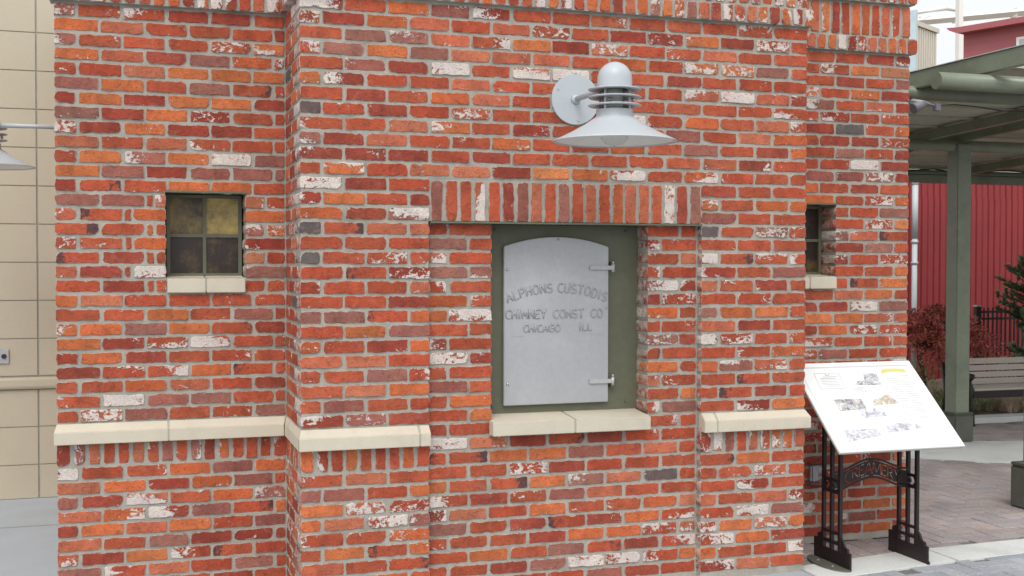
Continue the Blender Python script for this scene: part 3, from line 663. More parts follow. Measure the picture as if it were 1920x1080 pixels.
# ------------------------------------------------------------------ ground
def sheet(name, poly, z, m, kind='structure', parent=None):
    me = bpy.data.meshes.new(name); me.from_pydata([(x, y, z) for x, y in poly], [], [tuple(range(len(poly)))]); me.materials.append(M[m])
    o = bpy.data.objects.new(name, me); COL.objects.link(o)
    if kind: o['kind'] = kind
    if parent: o.parent = parent
    return o
sheet('ground', [(-60, -40), (160, -40), (160, 160), (-60, 160)], -.03, 'soil')
sheet('concrete_path', [(-14, -14), (XM, -14), (XM, 3.4), (-14, 3.4)], 0, 'concrete')
bx('path_joint', 'blockj', None, -14, -1.08, 2.35, 2.362, .001, .002)['kind'] = 'structure'
nf = [(2.55, -.20), (2.8, -.165), (3.36, -.085), (4.04, -.03), (5, .0), (7, -.1)]
nbk = [(2.55, .075), (2.8, .11), (3.37, .205), (4.26, .245), (5, .27), (7, .18)]
def strip(name, A, B, z, h, m, cuts):
    for k in range(len(cuts) - 1):
        def ip(P, x):
            for i in range(len(P) - 1):
                if P[i][0] <= x <= P[i + 1][0] + 1e-6: t = (x - P[i][0]) / (P[i + 1][0] - P[i][0]); return P[i][1] + t * (P[i + 1][1] - P[i][1])
            return P[-1][1]
        xs = [cuts[k] + .004] + [p[0] for p in A if cuts[k] + .01 < p[0] < cuts[k + 1] - .01] + [cuts[k + 1] - .004]
        poly = [(x, ip(A, x)) for x in xs] + [(x, ip(B, x)) for x in xs[::-1]]
        o = MB().prism(poly, lambda a, b, t: (a, b, t), (z - h, z)).build(name, m, None, bevel=.003); o['kind'] = 'structure'
strip('concrete_band', nf, nbk, .004, .02, 'conband', [2.645, 3.56, 5.0, 6.9])
fn_ = [(4.2, 3.55), (5.5, 2.84), (6.1, 2.39), (7.0, 1.45)]
apron = MB().prism(fn_ + [(8.4, 2.7), (6.95, 3.38), (6.19, 3.6), (4.9, 3.95)], lambda a, b, t: (a, b, t), (-.016, .004)).build('concrete_apron', 'conband'); apron['kind'] = 'structure'
bed = sheet('paving_bed', [(XM, -9), (14, -9), (14, 4.5), (XM, 4.5)], -.009, 'sand')
tag(bed, kind='structure')
def inpoly(x, y, P):
    r = False; j = len(P) - 1
    for i in range(len(P)):
        if (P[i][1] > y) != (P[j][1] > y) and x < (P[j][0] - P[i][0]) * (y - P[i][1]) / (P[j][1] - P[i][1]) + P[i][0]: r = not r
        j = i
    return r
nband = nf + nbk[::-1]; aprn = fn_ + [(8.4, 2.7), (6.95, 3.38), (6.19, 3.6), (4.9, 3.95)]
def paver_mat(name, cols):
    m = bpy.data.materials.new(name); m.use_nodes = True; N = m.node_tree.nodes; L = m.node_tree.links; b = N['Principled BSDF']; b.inputs['Roughness'].default_value = .92
    a = N.new('ShaderNodeAttribute'); a.attribute_name = 'tint'; tc = N.new('ShaderNodeTexCoord')
    g2 = N.new('ShaderNodeNewGeometry')
    n = N.new('ShaderNodeTexNoise'); n.inputs['Scale'].default_value = 60; n.inputs['Detail'].default_value = 6; L.new(g2.outputs['Position'], n.inputs['Vector'])
    n2 = N.new('ShaderNodeTexNoise'); n2.inputs['Scale'].default_value = 2.2; n2.inputs['Detail'].default_value = 5; L.new(g2.outputs['Position'], n2.inputs['Vector'])
    s_ = N.new('ShaderNodeMath'); s_.operation = 'ADD'; L.new(n.outputs[0], s_.inputs[0]); L.new(n2.outputs[0], s_.inputs[1])
    v = N.new('ShaderNodeVectorMath'); v.operation = 'SCALE'; L.new(a.outputs['Color'], v.inputs[0]); L.new(s_.outputs[0], v.inputs['Scale']); L.new(v.outputs[0], b.inputs['Base Color'])
    bp = N.new('ShaderNodeBump'); bp.inputs['Strength'].default_value = .5; bp.inputs['Distance'].default_value = .003; L.new(n.outputs[0], bp.inputs['Height']); L.new(bp.outputs[0], b.inputs['Normal']); return m
M['paver'] = paver_mat('clay_paver', 0)
RED = [(.34, .295, .29), (.325, .285, .285), (.35, .295, .28), (.31, .28, .285), (.34, .31, .305), (.355, .30, .285)]
GRY = [(.33, .35, .38), (.36, .38, .405), (.31, .33, .36), (.38, .39, .41)]
PV = []
w = .104
for i in range(-130, 130):
    for j in range(-130, 130):
        # 90-degree herringbone on a w-grid
        k = (i + j) % 4 if False else (i - j) % 4
        if k == 0: x0, y0, x1, y1 = i * w, j * w, (i + 2) * w, (j + 1) * w
        elif k == 2: x0, y0, x1, y1 = i * w, j * w - w, (i + 1) * w, (j + 1) * w
        else: continue
        x0 += 2.6; x1 += 2.6
        xc, yc = (x0 + x1) / 2, (y0 + y1) / 2
        if xc < XM - .02 or xc > 10.5 or yc < -2.2 or yc > 4.42: continue
        if xc < XRR and yc > YS: continue
        if inpoly(xc, yc, nband) or inpoly(xc, yc, aprn): continue
        d = (xc - CX) * fw0.x + (yc - CY) * fw0.y; lx = (xc - CX) * rt0.x + (yc - CY) * rt0.y
        red = yc > .08
        vis = abs(lx / d * F_PX) < 1000 and yc > -.75 and not (xc < 2.8 and yc < -.3)
        PV.append((d if vis else 99, x0, y0, x1, y1, red))
PV.sort()
def paver_geo(x0, y0, x1, y1, red):
    g_ = .0028; dz = R.gauss(0, .0008); b = .004
    c = R.choice(RED if red else GRY); q = R.uniform(.9, 1.1); c = tuple(q * v for v in c)
    vs = []
    for (ins, z) in ((0, -.03), (0, -.003), (b, 0)):
        for (x, y) in ((x0 + g_ + ins, y0 + g_ + ins), (x1 - g_ - ins, y0 + g_ + ins), (x1 - g_ - ins, y1 - g_ - ins), (x0 + g_ + ins, y1 - g_ - ins)): vs.append((x, y, z + dz * (1 if z > -.02 else 0)))
    return vs, [(8, 9, 10, 11)] + [(l * 4 + a, l * 4 + (a + 1) % 4, l * 4 + 4 + (a + 1) % 4, l * 4 + 4 + a) for l in (0, 1) for a in range(4)], c
J = [[], [], []]
nvis = sum(1 for p in PV if p[0] < 90)
for k, (d, *p) in enumerate(PV):
    vs, fs, c = paver_geo(*p)
    if k < min(300, nvis):
        cc = ((p[0] + p[2]) / 2, (p[1] + p[3]) / 2, 0)
        me = bpy.data.meshes.new('paver'); me.from_pydata([(v[0] - cc[0], v[1] - cc[1], v[2]) for v in vs], [], fs); me.materials.append(M['paver'])
        a = me.attributes.new('tint', 'FLOAT_COLOR', 'POINT'); a.data.foreach_set('color', [x for _ in vs for x in (*c, 1)])
        o = bpy.data.objects.new('paver', me); o.location = cc; COL.objects.link(o); o.parent = bed
    else:
        b = len(J[0]); J[0] += vs; J[1] += [tuple(i + b for i in f) for f in fs]; J[2] += [(*c, 1)] * len(vs)
me = bpy.data.meshes.new('paving'); me.from_pydata(J[0], [], J[1]); me.materials.append(M['paver'])
a = me.attributes.new('tint', 'FLOAT_COLOR', 'POINT'); a.data.foreach_set('color', [x for t in J[2] for x in t])
o = bpy.data.objects.new('paving', me); COL.objects.link(o); o.parent = bed; o['kind'] = 'stuff'
kerb = MB()
for k in range(6): kerb.box(4.2 + k * 1.5 + .003, 5.7 + k * 1.5 - .003, 4.5, 4.72, -.02, .05)
kb = kerb.build('kerb', 'conband', None, bevel=.008); kb['kind'] = 'structure'
tag(sheet('planting_bed', [(3.4, 4.72), (16, 4.72), (16, 9.5), (3.4, 9.5)], .03, 'soil'), kind='structure')

# ------------------------------------------------------------------ tan block building
tb = empty('tan_block_building', (0, 0, 0), 'tan concrete block building with a ledge at the left edge', 'building')
YB = 3.27; HB = .2615
MB().box(-8, 4, YB + .006, YB + .4, 0, 6.0).build('joint_wall', 'blockj', tb, recalc=False)
vj = -1.352
for r_ in range(-1, 20):
    if r_ < 3: z0 = .235 + (r_ - 1) * HB + .0; z1 = z0 + HB
    else: z0 = .846 + (r_ - 3) * HB - .006; z1 = z0 + HB
    if r_ == 3: z0 = .846
    if r_ < 3: z0 = -.028 + r_ * HB; z1 = z0 + HB
    z0 = max(z0, .0)
    if z1 <= .01: continue
    z1 = min(z1, .752) if r_ < 3 else z1
    for k in range(-5, 4):
        x0 = vj + k * .80; x1 = x0 + .80
        bx('block', 'block', tb, x0 + .0055, x1 - .0055, YB, YB + .02, z0 + .0025, z1 - .0025, bevel=.002) if (-4 < x1 and x0 < .2 and z0 < 4.4) else None
MB().prism([(YB + .02, .842), (YB - .03, .82), (YB - .03, .775), (YB - .02, .757), (YB + .02, .757)], lambda a, b, t: (t, a, b), (-8, -1.0)).build('ledge', 'block', tb, bevel=.003)
sb = empty('key_switch', (0, 0, 0), 'small square steel switch plate with a dark round button on the tan block wall', 'switch')
bx('cover_plate', 'plate', sb, -1.64, -1.538, YB - .012, YB - .001, .934, 1.033, bevel=.003)
MB().tube([(-1.569, YB - .012, .984), (-1.569, YB - .022, .984)], .0165, 20).build('button', 'hole', sb)

# ------------------------------------------------------------------ information sign
sg = empty('information_sign', (0, 0, 0), 'slanted white information board with faded pictures on a black iron stand lettered CREAMERY', 'sign')
P0 = Vector((2.748, -.165, .650)); E1 = Vector((1, 0, 0)); E2 = Vector((0, .495, .423)).normalized(); EN = E1.cross(E2)
if EN.z < 0: EN = -EN
PW, PL = .775, .645
def pp(s, t, h=0): return P0 + E1 * s + E2 * t + EN * h
def pk(s_, t_, h=0): return pp(.009 + s_ + .097 * t_ + .028 * s_ * t_, 1.102 * t_, h)
def kbox(s0, s1, t0, t1, h0, h1):
    return MB().prism([(s0, t0), (s1, t0), (s1, t1), (s0, t1)], lambda a, b, h: tuple(pk(a, b, h)), (h0, h1))
def pbox(s0, s1, t0, t1, h0, h1):
    return MB().prism([(s0, t0), (s1, t0), (s1, t1), (s0, t1)], lambda a, b, h: tuple(pp(a, b, h)), (h0, h1))
board = pbox(0, PW, 0, PL, -.012, 0).build('board', 'white', sg, bevel=.002)
pbox(.004, PW - .004, .004, PL - .004, -.022, -.0121).build('board_back', 'whiteedge', sg)
def rim(s0, s1, t0, t1, th, m, nm, pbox=pbox):
    q = MB()
    for b in ((s0, s1, t0, t0 + th), (s0, s1, t1 - th, t1), (s0, s0 + th, t0 + th, t1 - th), (s1 - th, s1, t0 + th, t1 - th)):
        q2 = pbox(*b, .0003, .0012); q.add(q2.v, q2.f)
    return q.build(nm, m, board)
rim(.03, PW - .03, .035, PL - .04, .0016, 'inklight', 'border_line')
pbox(.0, PW, PL - .036, PL - .034, .0003, .001).build('border_line', 'ink', board)
rim(.05, .205, .405, .512, .0014, 'ink', 'text_frame', kbox)
def tl(s0, s1, t, m='inklight', th=.003): kbox(s0, s1, t, t + th, .0003, .0009).build('text_line', m, board)
for k in range(7): tl(.075 + (.02 if k in (0, 6) else 0), .185 - R.uniform(0, .02), .485 - k * .0105, 'ink' if k < 2 else 'inklight')
for q_ in ([(.112, .507), (.118, .496), (.128, .493), (.124, .500)], [(.144, .507), (.138, .496), (.128, .493), (.132, .500)]): MB().prism(q_, lambda a, b, h: tuple(pk(a, b, h)), (.0003, .001)).build('emblem', 'ink', board)
def pic(poly, m): MB().prism(poly, lambda a, b, h: tuple(pk(a, b, h)), (.0003, .001)).build('printed_picture', m, board)
pic([(.27, .425), (.445, .42), (.44, .50), (.36, .503), (.345, .455), (.30, .45)], 'pic1')
rim(.257, .322, .376, .406, .0014, 'ink', 'caption_frame', kbox)
tl(.266, .312, .396, 'ink', .002); tl(.266, .312, .388, 'ink', .002)
pic([(.105, .255), (.272, .265), (.268, .332), (.095, .333)], 'pic2'); pic([(.225, .205), (.376, .212), (.37, .264), (.218, .264)], 'pic4')
pic([(.33, .283), (.497, .292), (.44, .36), (.40, .335), (.335, .322)], 'pic3')
pic([(.075, .062), (.285, .09), (.28, .135), (.07, .135)], 'pic4'); pic([(.335, .106), (.44, .112), (.50, .12), (.555, .125), (.54, .152), (.42, .165), (.34, .145)], 'pic4')
pic([(.478, .497), (.52, .508), (.58, .508), (.634, .498), (.637, .523), (.58, .53), (.52, .53), (.482, .522)], 'yellow')
for c0 in (.495, .575):
    for k in range(20): tl(c0, c0 + .07 - R.uniform(0, .012), .476 - k * .0155, th=.0035)
# stand: two side frames in the Y direction, name plate between them
for X, y0, nm in ((2.86, .078, 0), (3.352, .092, 1)):
    fr = MB(); th = .006
    prof = [(-.178, .0), (-.178, .098), (-.160, .098), (-.155, .118), (-.130, .145), (-.115, .150), (-.098, .185), (-.09, .20), (-.072, .20), (.072, .20), (.09, .20), (.10, .175), (.118, .16), (.118, .135), (.160, .130), (.160, .0)]
    # base plate with four square holes: built from pieces
    fn2 = lambda a, b, t, X=X, y0=y0: (X + t, y0 + a, b)
    fr.prism([(-.178, 0), (-.178, .098), (-.160, .098), (-.155, .115), (-.130, .12), (-.128, .0)], fn2, (-th, th))
    fr.prism([(-.128, 0), (-.128, .125), (-.112, .15), (-.098, .165), (-.098, 0)], fn2, (-th + .0005, th - .0005))
    fr.prism([(.165, 0), (.165, .12), (.13, .125), (.13, .145), (.098, .16), (.098, 0)], fn2, (-th, th))
    fr.prism([(-.098, 0), (-.098, .085), (.098, .085), (.098, 0)], fn2, (-th + .001, th - .001))
    fr.build('base_plate', 'black', sg)
    for yy in (-.078, 0, .078):
        bx('bar', 'black', sg, X - .009, X + .009, y0 + yy - .010, y0 + yy + .010, .0852, .655 + (y0 + yy + .165) * .8545 - .036)
    for za, zb in ((.118, .134), (.172, .186), (.392, .41), (.455, .47)):
        for s_ in (-1, 1): bx('cross_bar', 'black', sg, X - .007, X + .007, y0 + (.010 if s_ > 0 else -.068), y0 + (.068 if s_ > 0 else -.010), za, zb)
    for s_ in (-1, 1):
        c = y0 + s_ * .039; MB().prism([(c - .029, .41), (c - .029, .455), (c - .012, .455), (c - .024, .432), (c - .012, .41)], lambda a, b, t, X=X: (X + t, a, b), (-.005, .005)).prism([(c + .012 if s_ < 0 else c + .004, .432), (c + .016, .444), (c + .028, .432), (c + .016, .42)], lambda a, b, t, X=X: (X + t, a, b), (-.005, .005)).build('corner_ornament', 'black', sg)
    sgn = (-.088 if nm == 0 else .03)
    MB().prism([(X - .0065 * (1 if nm == 0 else -1) + sgn * math.sin(math.pi * q / 14), y0 + .185 * math.cos(math.pi * q / 14)) for q in range(15)], lambda a, b, t: (a, b, t), (.004, .014)).build('floor_plate', 'base', sg)
    for yy in (-.08, .06): MB().tube([(X + (-.045 if nm == 0 else .018), y0 + yy, .012), (X + (-.045 if nm == 0 else .018), y0 + yy, .017)], .008, 8).build('anchor_bolt', 'zinc', sg)
for t0 in (.12, .50): pbox(.06, PW - .06, t0, t0 + .03, -.04, -.0221).build('support_rail', 'black', sg)
# name plate with cut-out letters
def plate_curve():
    loops = []
    def spl(P): loops.append([(p[0], p[1]) for p in P])
    xa, xb = 2.870, 3.346; xm_ = (xa + xb) / 2; hw_ = (xb - xa) / 2
    def arch(x): t = (x - xm_) / hw_; return .032 * (1 + math.cos(math.pi * max(-1, min(1, t))))
    zb_, zt_ = .390, .502
    xs = [xa + (xb - xa) * i / 32 for i in range(33)]
    spl([(x, zb_ + arch(x)) for x in xs] + [(x, zt_ + arch(x)) for x in xs[::-1]])
    for (z_, a0, a1) in ((zt_ - .017, .02, .47), (zt_ - .017, .53, .98), (zb_ + .013, .02, .47), (zb_ + .013, .53, .98)):
        xx = [xa + (xb - xa) * (a0 + (a1 - a0) * i / 12) for i in range(13)]
        spl([(x, z_ + arch(x)) for x in xx] + [(x, z_ + .006 + arch(x)) for x in xx[::-1]])
    hL = .060; x = xa + .078; zb2_ = zb_ + .026
    S = {'C': [arcp(.38, .5, .38, .5, 52, 308, 12)], 'R': [[(0, 0), (0, 1)], [(.12, .97)] + arcp(.22, .74, .26, .23, 80, -80, 6) + [(.12, .51)], [(.26, .42), (.58, 0)]],
         'E': [[(0, 0), (0, 1)], [(.12, .96), (.5, .96)], [(.12, .5), (.4, .5)], [(.12, .04), (.5, .04)]], 'A': [[(0, 0), (.3, .94)], [(.4, 1), (.72, 0)], [(.24, .33), (.5, .33)]],
         'M': [[(0, 0), (.06, 1)], [(.16, .92), (.4, .12)], [(.5, .2), (.72, .92)], [(.82, 1), (.88, 0)]], 'Y': [[(0, 1), (.26, .54)], [(.62, 1), (.38, .54)], [(.32, .42), (.32, 0)]]}
    Wd = {'C': .66, 'R': .6, 'E': .52, 'A': .72, 'M': .9, 'Y': .64}
    gap_ = ((xb - xa - .128) - sum(Wd[c] * hL for c in 'CREAMERY')) / 7
    for ch in 'CREAMERY':
        for st in S[ch]:
            P = [Vector((x + p[0] * hL, zb2_ + p[1] * hL)) for p in st]; lw = .0037 if len(st) < 3 else .0031
            Lf, Rt = [], []
            for i in range(len(P)):
                dd = (P[min(i + 1, len(P) - 1)] - P[max(i - 1, 0)]).normalized(); nn = Vector((-dd.y, dd.x)) * lw
                Lf.append(P[i] + nn); Rt.append(P[i] - nn)
            spl([(q.x, q.y + arch(q.x)) for q in Lf + Rt[::-1]])
        x += Wd[ch] * hL + gap_
    from mathutils.geometry import delaunay_2d_cdt
    V, E_ = [], []
    for lp in loops:
        o_ = len(V); V += [Vector(p) for p in lp]; E_ += [(o_ + i, o_ + (i + 1) % len(lp)) for i in range(len(lp))]
    v2, e2_, f2, *_ = delaunay_2d_cdt(V, E_, [], 0, 1e-7)
    keep = []
    for f in f2:
        c_ = sum((v2[i] for i in f), Vector((0, 0))) / 3
        if inp(c_, loops[0]) and not any(inp(c_, l) for l in loops[1:]): keep.append(tuple(f))
    mbp = MB(); nv = len(v2); yy = .085
    ec = {}
    for f in keep:
        for a_, b_ in zip(f, f[1:] + f[:1]): ec[frozenset((a_, b_))] = ec.get(frozenset((a_, b_)), 0) + 1
    sides = [(a_, b_, b_ + nv, a_ + nv) for f in keep for a_, b_ in zip(f, f[1:] + f[:1]) if ec[frozenset((a_, b_))] == 1]
    mbp.add([(p.x, yy - .002, p.y) for p in v2] + [(p.x, yy + .002, p.y) for p in v2], keep + [tuple(i + nv for i in f[::-1]) for f in keep] + sides)
    mbp.build('name_plate', 'black', sg)
def inp(p, P):
    r_ = False; j = len(P) - 1
    for i in range(len(P)):
        if (P[i][1] > p[1]) != (P[j][1] > p[1]) and p[0] < (P[j][0] - P[i][0]) * (p[1] - P[i][1]) / (P[j][1] - P[i][1]) + P[i][0]: r_ = not r_
        j = i
    return r_
plate_curve()

# ------------------------------------------------------------------ pergola
pg = empty('green_pergola', (0, 0, 0), 'dark green steel pergola with round purlins and a ribbed roof deck', 'pergola')
def post(cx, cy, hw_, zt, bh, bw):
    p = MB().box(cx - hw_, cx + hw_, cy - hw_, cy + hw_, bh - .01, zt).build('post', 'greenp', pg, bevel=.006)
    MB().box(cx - bw, cx + bw, cy - bw, cy + bw, 0, bh - .02).build('post_base', 'base', p, bevel=.012)
    MB().box(cx - bw - .004, cx + bw + .004, cy - bw - .004, cy + bw + .004, bh - .02, bh).build('base_cap', 'base', p, bevel=.01)
post(6.43, 3.56, .075, 2.70, .27, .105)
post(5.00, .93, .075, 2.80, .30, .13)
def purlin(p, q, r=.052):
    a = MB().tube([p, q], r, 20); a.build('purlin', 'greenp', pg)
purlin((4.185, .97, 2.80), (9.5, .97, 2.80), .056)
purlin((4.15, 1.75, 2.845), (11, 1.75, 2.845), .05)
purlin((4.6, 3.56, 2.69), (11, 3.56, 2.69), .052)
bx('end_closure', 'deck', pg, 6.0, 13, 6.165, 6.18, 2.56, 2.80)
MB().box(6.2, 13, 6.05, 6.16, 2.55, 2.64).build('edge_beam', 'greenp', pg, bevel=.004)
purlin((6.2, 6.1, 2.665), (13, 6.1, 2.665), .035)
fa_, fb_ = at(1700, 137, X=4.62), at(1990, 69, X=4.62)
zf = 2.985
MB().box(4.575, 4.62, -.6, 6.15, 2.87, 2.99).build('fascia_beam', 'greenp', pg, bevel=.004)
bx('fascia_flashing', 'pipe', pg, 4.565, 4.63, -.6, 6.15, 2.991, 2.996)
for x in (6.05, 6.43, 8.3, 9.6): MB().prism([(.5, 2.93), (.5, 2.85), (6.05, 2.62), (6.05, 2.70)], lambda a, b, t: (t, a, b), (x - .035, x + .035)).build('rafter', 'greenp', pg, bevel=.003)
def ddeck(y): return 2.955 - (y - .4) * .040
for k in range(11):
    y0 = 1.05 + k * .46; y1 = y0 + .457
    MB().prism([(y0, ddeck(y0)), (y1, ddeck(y1)), (y1, ddeck(y1) + .02), (y0, ddeck(y0) + .02)], lambda a, b, t: (t, a, b), (4.625, 13)).build('roof_panel', 'deck', pg)
    MB().box(4.63, 13, y1 - .012, y1 + .006, ddeck(y1) - .018, ddeck(y1) - .001).build('roof_rib', 'rib', pg)
# string cables and small floodlight hanging under the roof
fl = empty('floodlight', (0, 0, 0), 'small grey floodlight with two heads clamped beneath the pergola roof', 'floodlight')
fc = at(1757, 200, Y=1.35); s_ = .02
MB().box(fc.x - .022, fc.x + .018, 1.33, 1.37, fc.z - .03, fc.z + .02).build('junction_box', 'fixture', fl, bevel=.003)
a1 = at(1735, 194, Y=1.35); a2 = at(1712, 204, Y=1.35)
MB().tube([fc, (a1.x, 1.35, a1.z + .005)], .009, 10).build('swivel', 'fixture', fl)
MB().tube([a1, a1 + (a2 - a1) * .4, a2], [.022, .028, .036], 16).build('lamp_head', 'fixture', fl)
a3 = at(1712, 192, Y=1.5); MB().tube([a1, a3], [.018, .026], 14).build('lamp_head', 'plate', fl)
cb = MB(); cb.tube([at(u, v, Y=1.35) for u, v in ((1760, 197), (1790, 196), (1830, 200), (1880, 208), (1925, 210), (2000, 208))], .0045, 6)
tag(cb.build('light_cable', 'cable'), 'black cable sagging from the floodlight under the roof', 'cable')
cb = MB(); cb.tube([at(u, v, Y=6.0) for u, v in ((1690, 322), (1730, 318), (1750, 317), (1770, 320), (1815, 324), (1860, 321), (1890, 319), (1920, 323), (1960, 326))], .008, 6)
tag(cb.build('light_cable', 'cable'), 'wavy black cable lying along the far roof beam in front of the red siding', 'cable')

# ------------------------------------------------------------------ red metal building, pipe
rb = empty('red_metal_building', (0, 0, 0), 'red ribbed metal clad building behind the garden', 'building')
YR = 8.2
for k in range(24):
    x0 = 8.6 + k * .30; pts = []
    n = 0
    prof = [(0, 0), (.012, .022), (.022, .022), (.034, 0), (.10, 0), (.112, .016), (.122, .016), (.134, 0), (.20, 0), (.212, .022), (.222, .022), (.234, 0), (.30, 0)]
    for (zA, zB, dy) in ((0, 2.52, 0), (2.5, 3.6, .012)):
        vs = [(x0 + a, YR + b + dy, zA) for a, b in prof] + [(x0 + a, YR + b + dy, zB) for a, b in prof]; m_ = len(prof)
        MB().add(vs, [(i, i + 1, m_ + i + 1, m_ + i) for i in range(m_ - 1)]).build('siding_panel', 'redwall', rb, recalc=False)
bx('wall', 'redwall', rb, 8.6, 15.8, YR + .04, YR + 3, 0, 3.6)
bx('eave_trim', 'redwall', rb, 8.5, 15.9, YR - .06, YR + 3.1, 3.6, 3.66)
dp = empty('downpipe', (0, 0, 0), 'pale galvanised pipe standing against the red siding beside the brick corner', 'pipe')
px_ = at(1715.5, 400, Y=7.9)
MB().tube([(px_.x, 7.9, .03), (px_.x, 7.9, 1.95)], .036, 16).build('lower_pipe', 'pipe', dp)
MB().tube([(px_.x, 7.9, 1.95), (px_.x, 7.9, 2.68)], .041, 16).build('upper_pipe', 'pipe', dp)
for z in (1.9, 1.62, 2.68): MB().tube([(px_.x, 7.9, z - .01), (px_.x, 7.9, z + .02)], .048, 16).build('pipe_collar', 'pipe', dp)

# far buildings above the roof
rt = empty('red_tower', (0, 0, 0), 'faded red sided upper building with a flared eave against the sky', 'building')
A = at(1808, 62, T=26); Bp = at(1960, 34, T=24.6); zt = A.z; d_ = Vector((Bp.x - A.x, Bp.y - A.y, 0)).normalized(); nn = Vector((-d_.y, d_.x, 0))
if nn.dot(Vector((A.x - CX, A.y - CY, 0))) < 0: nn = -nn
a = Vector((A.x, A.y, 0))
def quadbox(a, d, n, L0, L1, D0, D1, z0, z1): 
    c = [a + d * L0 + n * D0, a + d * L1 + n * D0, a + d * L1 + n * D1, a + d * L0 + n * D1]
    return MB().add([(p.x, p.y, z0) for p in c] + [(p.x, p.y, z1) for p in c], [(0, 3, 2, 1), (4, 5, 6, 7), (0, 1, 5, 4), (1, 2, 6, 5), (2, 3, 7, 6), (3, 0, 4, 7)])
quadbox(a, d_, nn, 0, 5, 0, 4, 0, zt).build('wall', 'redtower', rt)
for k in range(14): quadbox(a, d_, nn, -.005, 5, -.02, 0, zt - .14 - k * .14, zt - .002 - k * .14).build('siding_board', 'redtower', rt)
MB().prism([(-.26, zt + .11), (-.2, zt + .05), (-.1, zt + .0), (0, zt - .04), (5.3, zt - .01), (5.3, zt + .10), (0, zt + .09)], lambda s, z, t: tuple(a + d_ * s + nn * t + Vector((0, 0, z))), (-.3, 4.3)).build('roof', 'redtower', rt)
quadbox(a, d_, nn, 1.22, 1.9, -.06, -.021, zt - .75, zt - .28).build('window_frame', 'pale', rt)
quadbox(a, d_, nn, 1.29, 1.83, -.065, -.061, zt - .70, zt - .33).build('window_pane', 'plate', rt)
bn = empty('storage_bin', (0, 0, 0), 'cream corrugated steel bin behind the pergola roof', 'storage bin')
A = at(1714, 42, T=31); Bp = at(1752, 56, T=32); dA = Vector((Bp.x - A.x, Bp.y - A.y, 0)); Ln = dA.length; dA.normalize(); nA = Vector((-dA.y, dA.x, 0)); nA = nA if nA.y > 0 else -nA
aa = Vector((A.x, A.y, 0)); zt = A.z
quadbox(aa, dA, nA, .02, Ln, 0, 3, 0, zt - .1).build('bin_wall', 'cream', bn)
for k in range(9): quadbox(aa, dA, nA, .02 + k * Ln / 9, .02 + (k + .55) * Ln / 9, -.08, 0, 0, zt - .12).build('corrugation', 'cream', bn)
quadbox(aa, dA, nA, .0, Ln + .05, -.12, 3.1, zt - .1, zt + .02).build('roof_edge', 'cream', bn)
quadbox(aa, dA, nA, -.11, -.01, -.1, .1, 0, zt + .3).build('corner_post', 'bluepale', bn)
cv = empty('overhead_conveyor', (0, 0, 0), 'pale enclosed conveyor bridge crossing the white sky', 'conveyor')
A = at(1690, 43, T=44); Bp = at(1960, 18, T=40); 
MB().tube([A, A + (Bp - A) * .5, Bp], .15, 4, smooth=False).build('bridge_tube', 'pale', cv)
for t in (.13, .4, .8): c = A + (Bp - A) * t; MB().box(c.x - .03, c.x + .03, c.y - .16, c.y + .16, c.z - .17, c.z + .15).build('bridge_joint', 'pale', cv)
c = at(1799, 30, T=41.5); MB().box(c.x - .09, c.x + .08, c.y - .1, c.y + .1, 0, c.z + 4).build('support_mast', 'pale', cv)
A = at(1700, 27, T=43); Bp = at(1796, 20, T=43); Cq = at(1775, 15, T=43)
MB().tube([A, A + (Cq - A) * .6, Cq, Bp], [.05, .06, .09, .05], 8).build('conveyor_hood', 'pale', cv)

# ------------------------------------------------------------------ garden bench
be = empty('garden_bench', (0, 0, 0), 'garden bench with weathered horizontal slats and black iron ends', 'bench')
bxL, bxR, byF, byB = 7.215, 9.0, 4.32, 4.75
for k, (z0, z1) in enumerate(((.372, .432), (.441, .498), (.508, .566), (.576, .636))):
    yb = 4.70 + k * .018
    bx('back_slat', 'slat', be, bxL + .03, bxR, yb, yb + .02, z0, z1, bevel=.004)
for k in range(5): bx('seat_slat', 'slat', be, bxL + .03, bxR, byF + .0 + k * .072, byF + .062 + k * .072, .35, .372, bevel=.004)
bx('seat_rail', 'black', be, bxL + .03, bxR, byF + .01, byF + .03, .275, .349)
bx('seat_rail', 'black', be, bxL + .03, bxR, byB - .07, byB - .05, .275, .349)
for x in (bxL, bxR):
    MB().tube([(x, byF, .0), (x, byF + .01, .2), (x, byF + .03, .30), (x, byF + .02, .36), (x, byF + .05, .44), (x, byF + .01, .49), (x, byF - .01, .505)], [.030, .024, .03, .036, .026, .03, .02], 8).build('leg', 'black', be)
    MB().tube([(x, byF - .02, .505), (x, byF + .15, .51), (x, byB - .03, .50)], .017, 8).build('armrest', 'black', be)
    MB().tube([(x, byB, .0), (x, byB - .03, .3), (x, byB + .02, .6)], .02, 8).build('leg', 'black', be)
    MB().box(x - .015, x + .015, byF + .02, byB - .02, .28, .34).build('end_rail', 'black', be)

# ------------------------------------------------------------------ iron fence
fe = empty('iron_fence', (0, 0, 0), 'black iron picket fence with a square end post in front of red siding', 'fence')
YF = 6.8; fx0 = 9.30
p_ = bx('fence_post', 'black', fe, fx0 - .035, fx0 + .035, YF - .035, YF + .035, .03, 1.08, bevel=.004)
bx('post_cap', 'plate', p_, fx0 - .04, fx0 + .04, YF - .04, YF + .04, 1.08, 1.10, bevel=.004)
for z in (1.0, .915, .2): bx('rail', 'black', fe, fx0 + .035, 12.3, YF - .014, YF + .014, z, z + .026)
for k in range(44): bx('picket', 'black', fe, fx0 + .09 + k * .066, fx0 + .106 + k * .066, YF - .008, YF + .008, .12, 1.065)
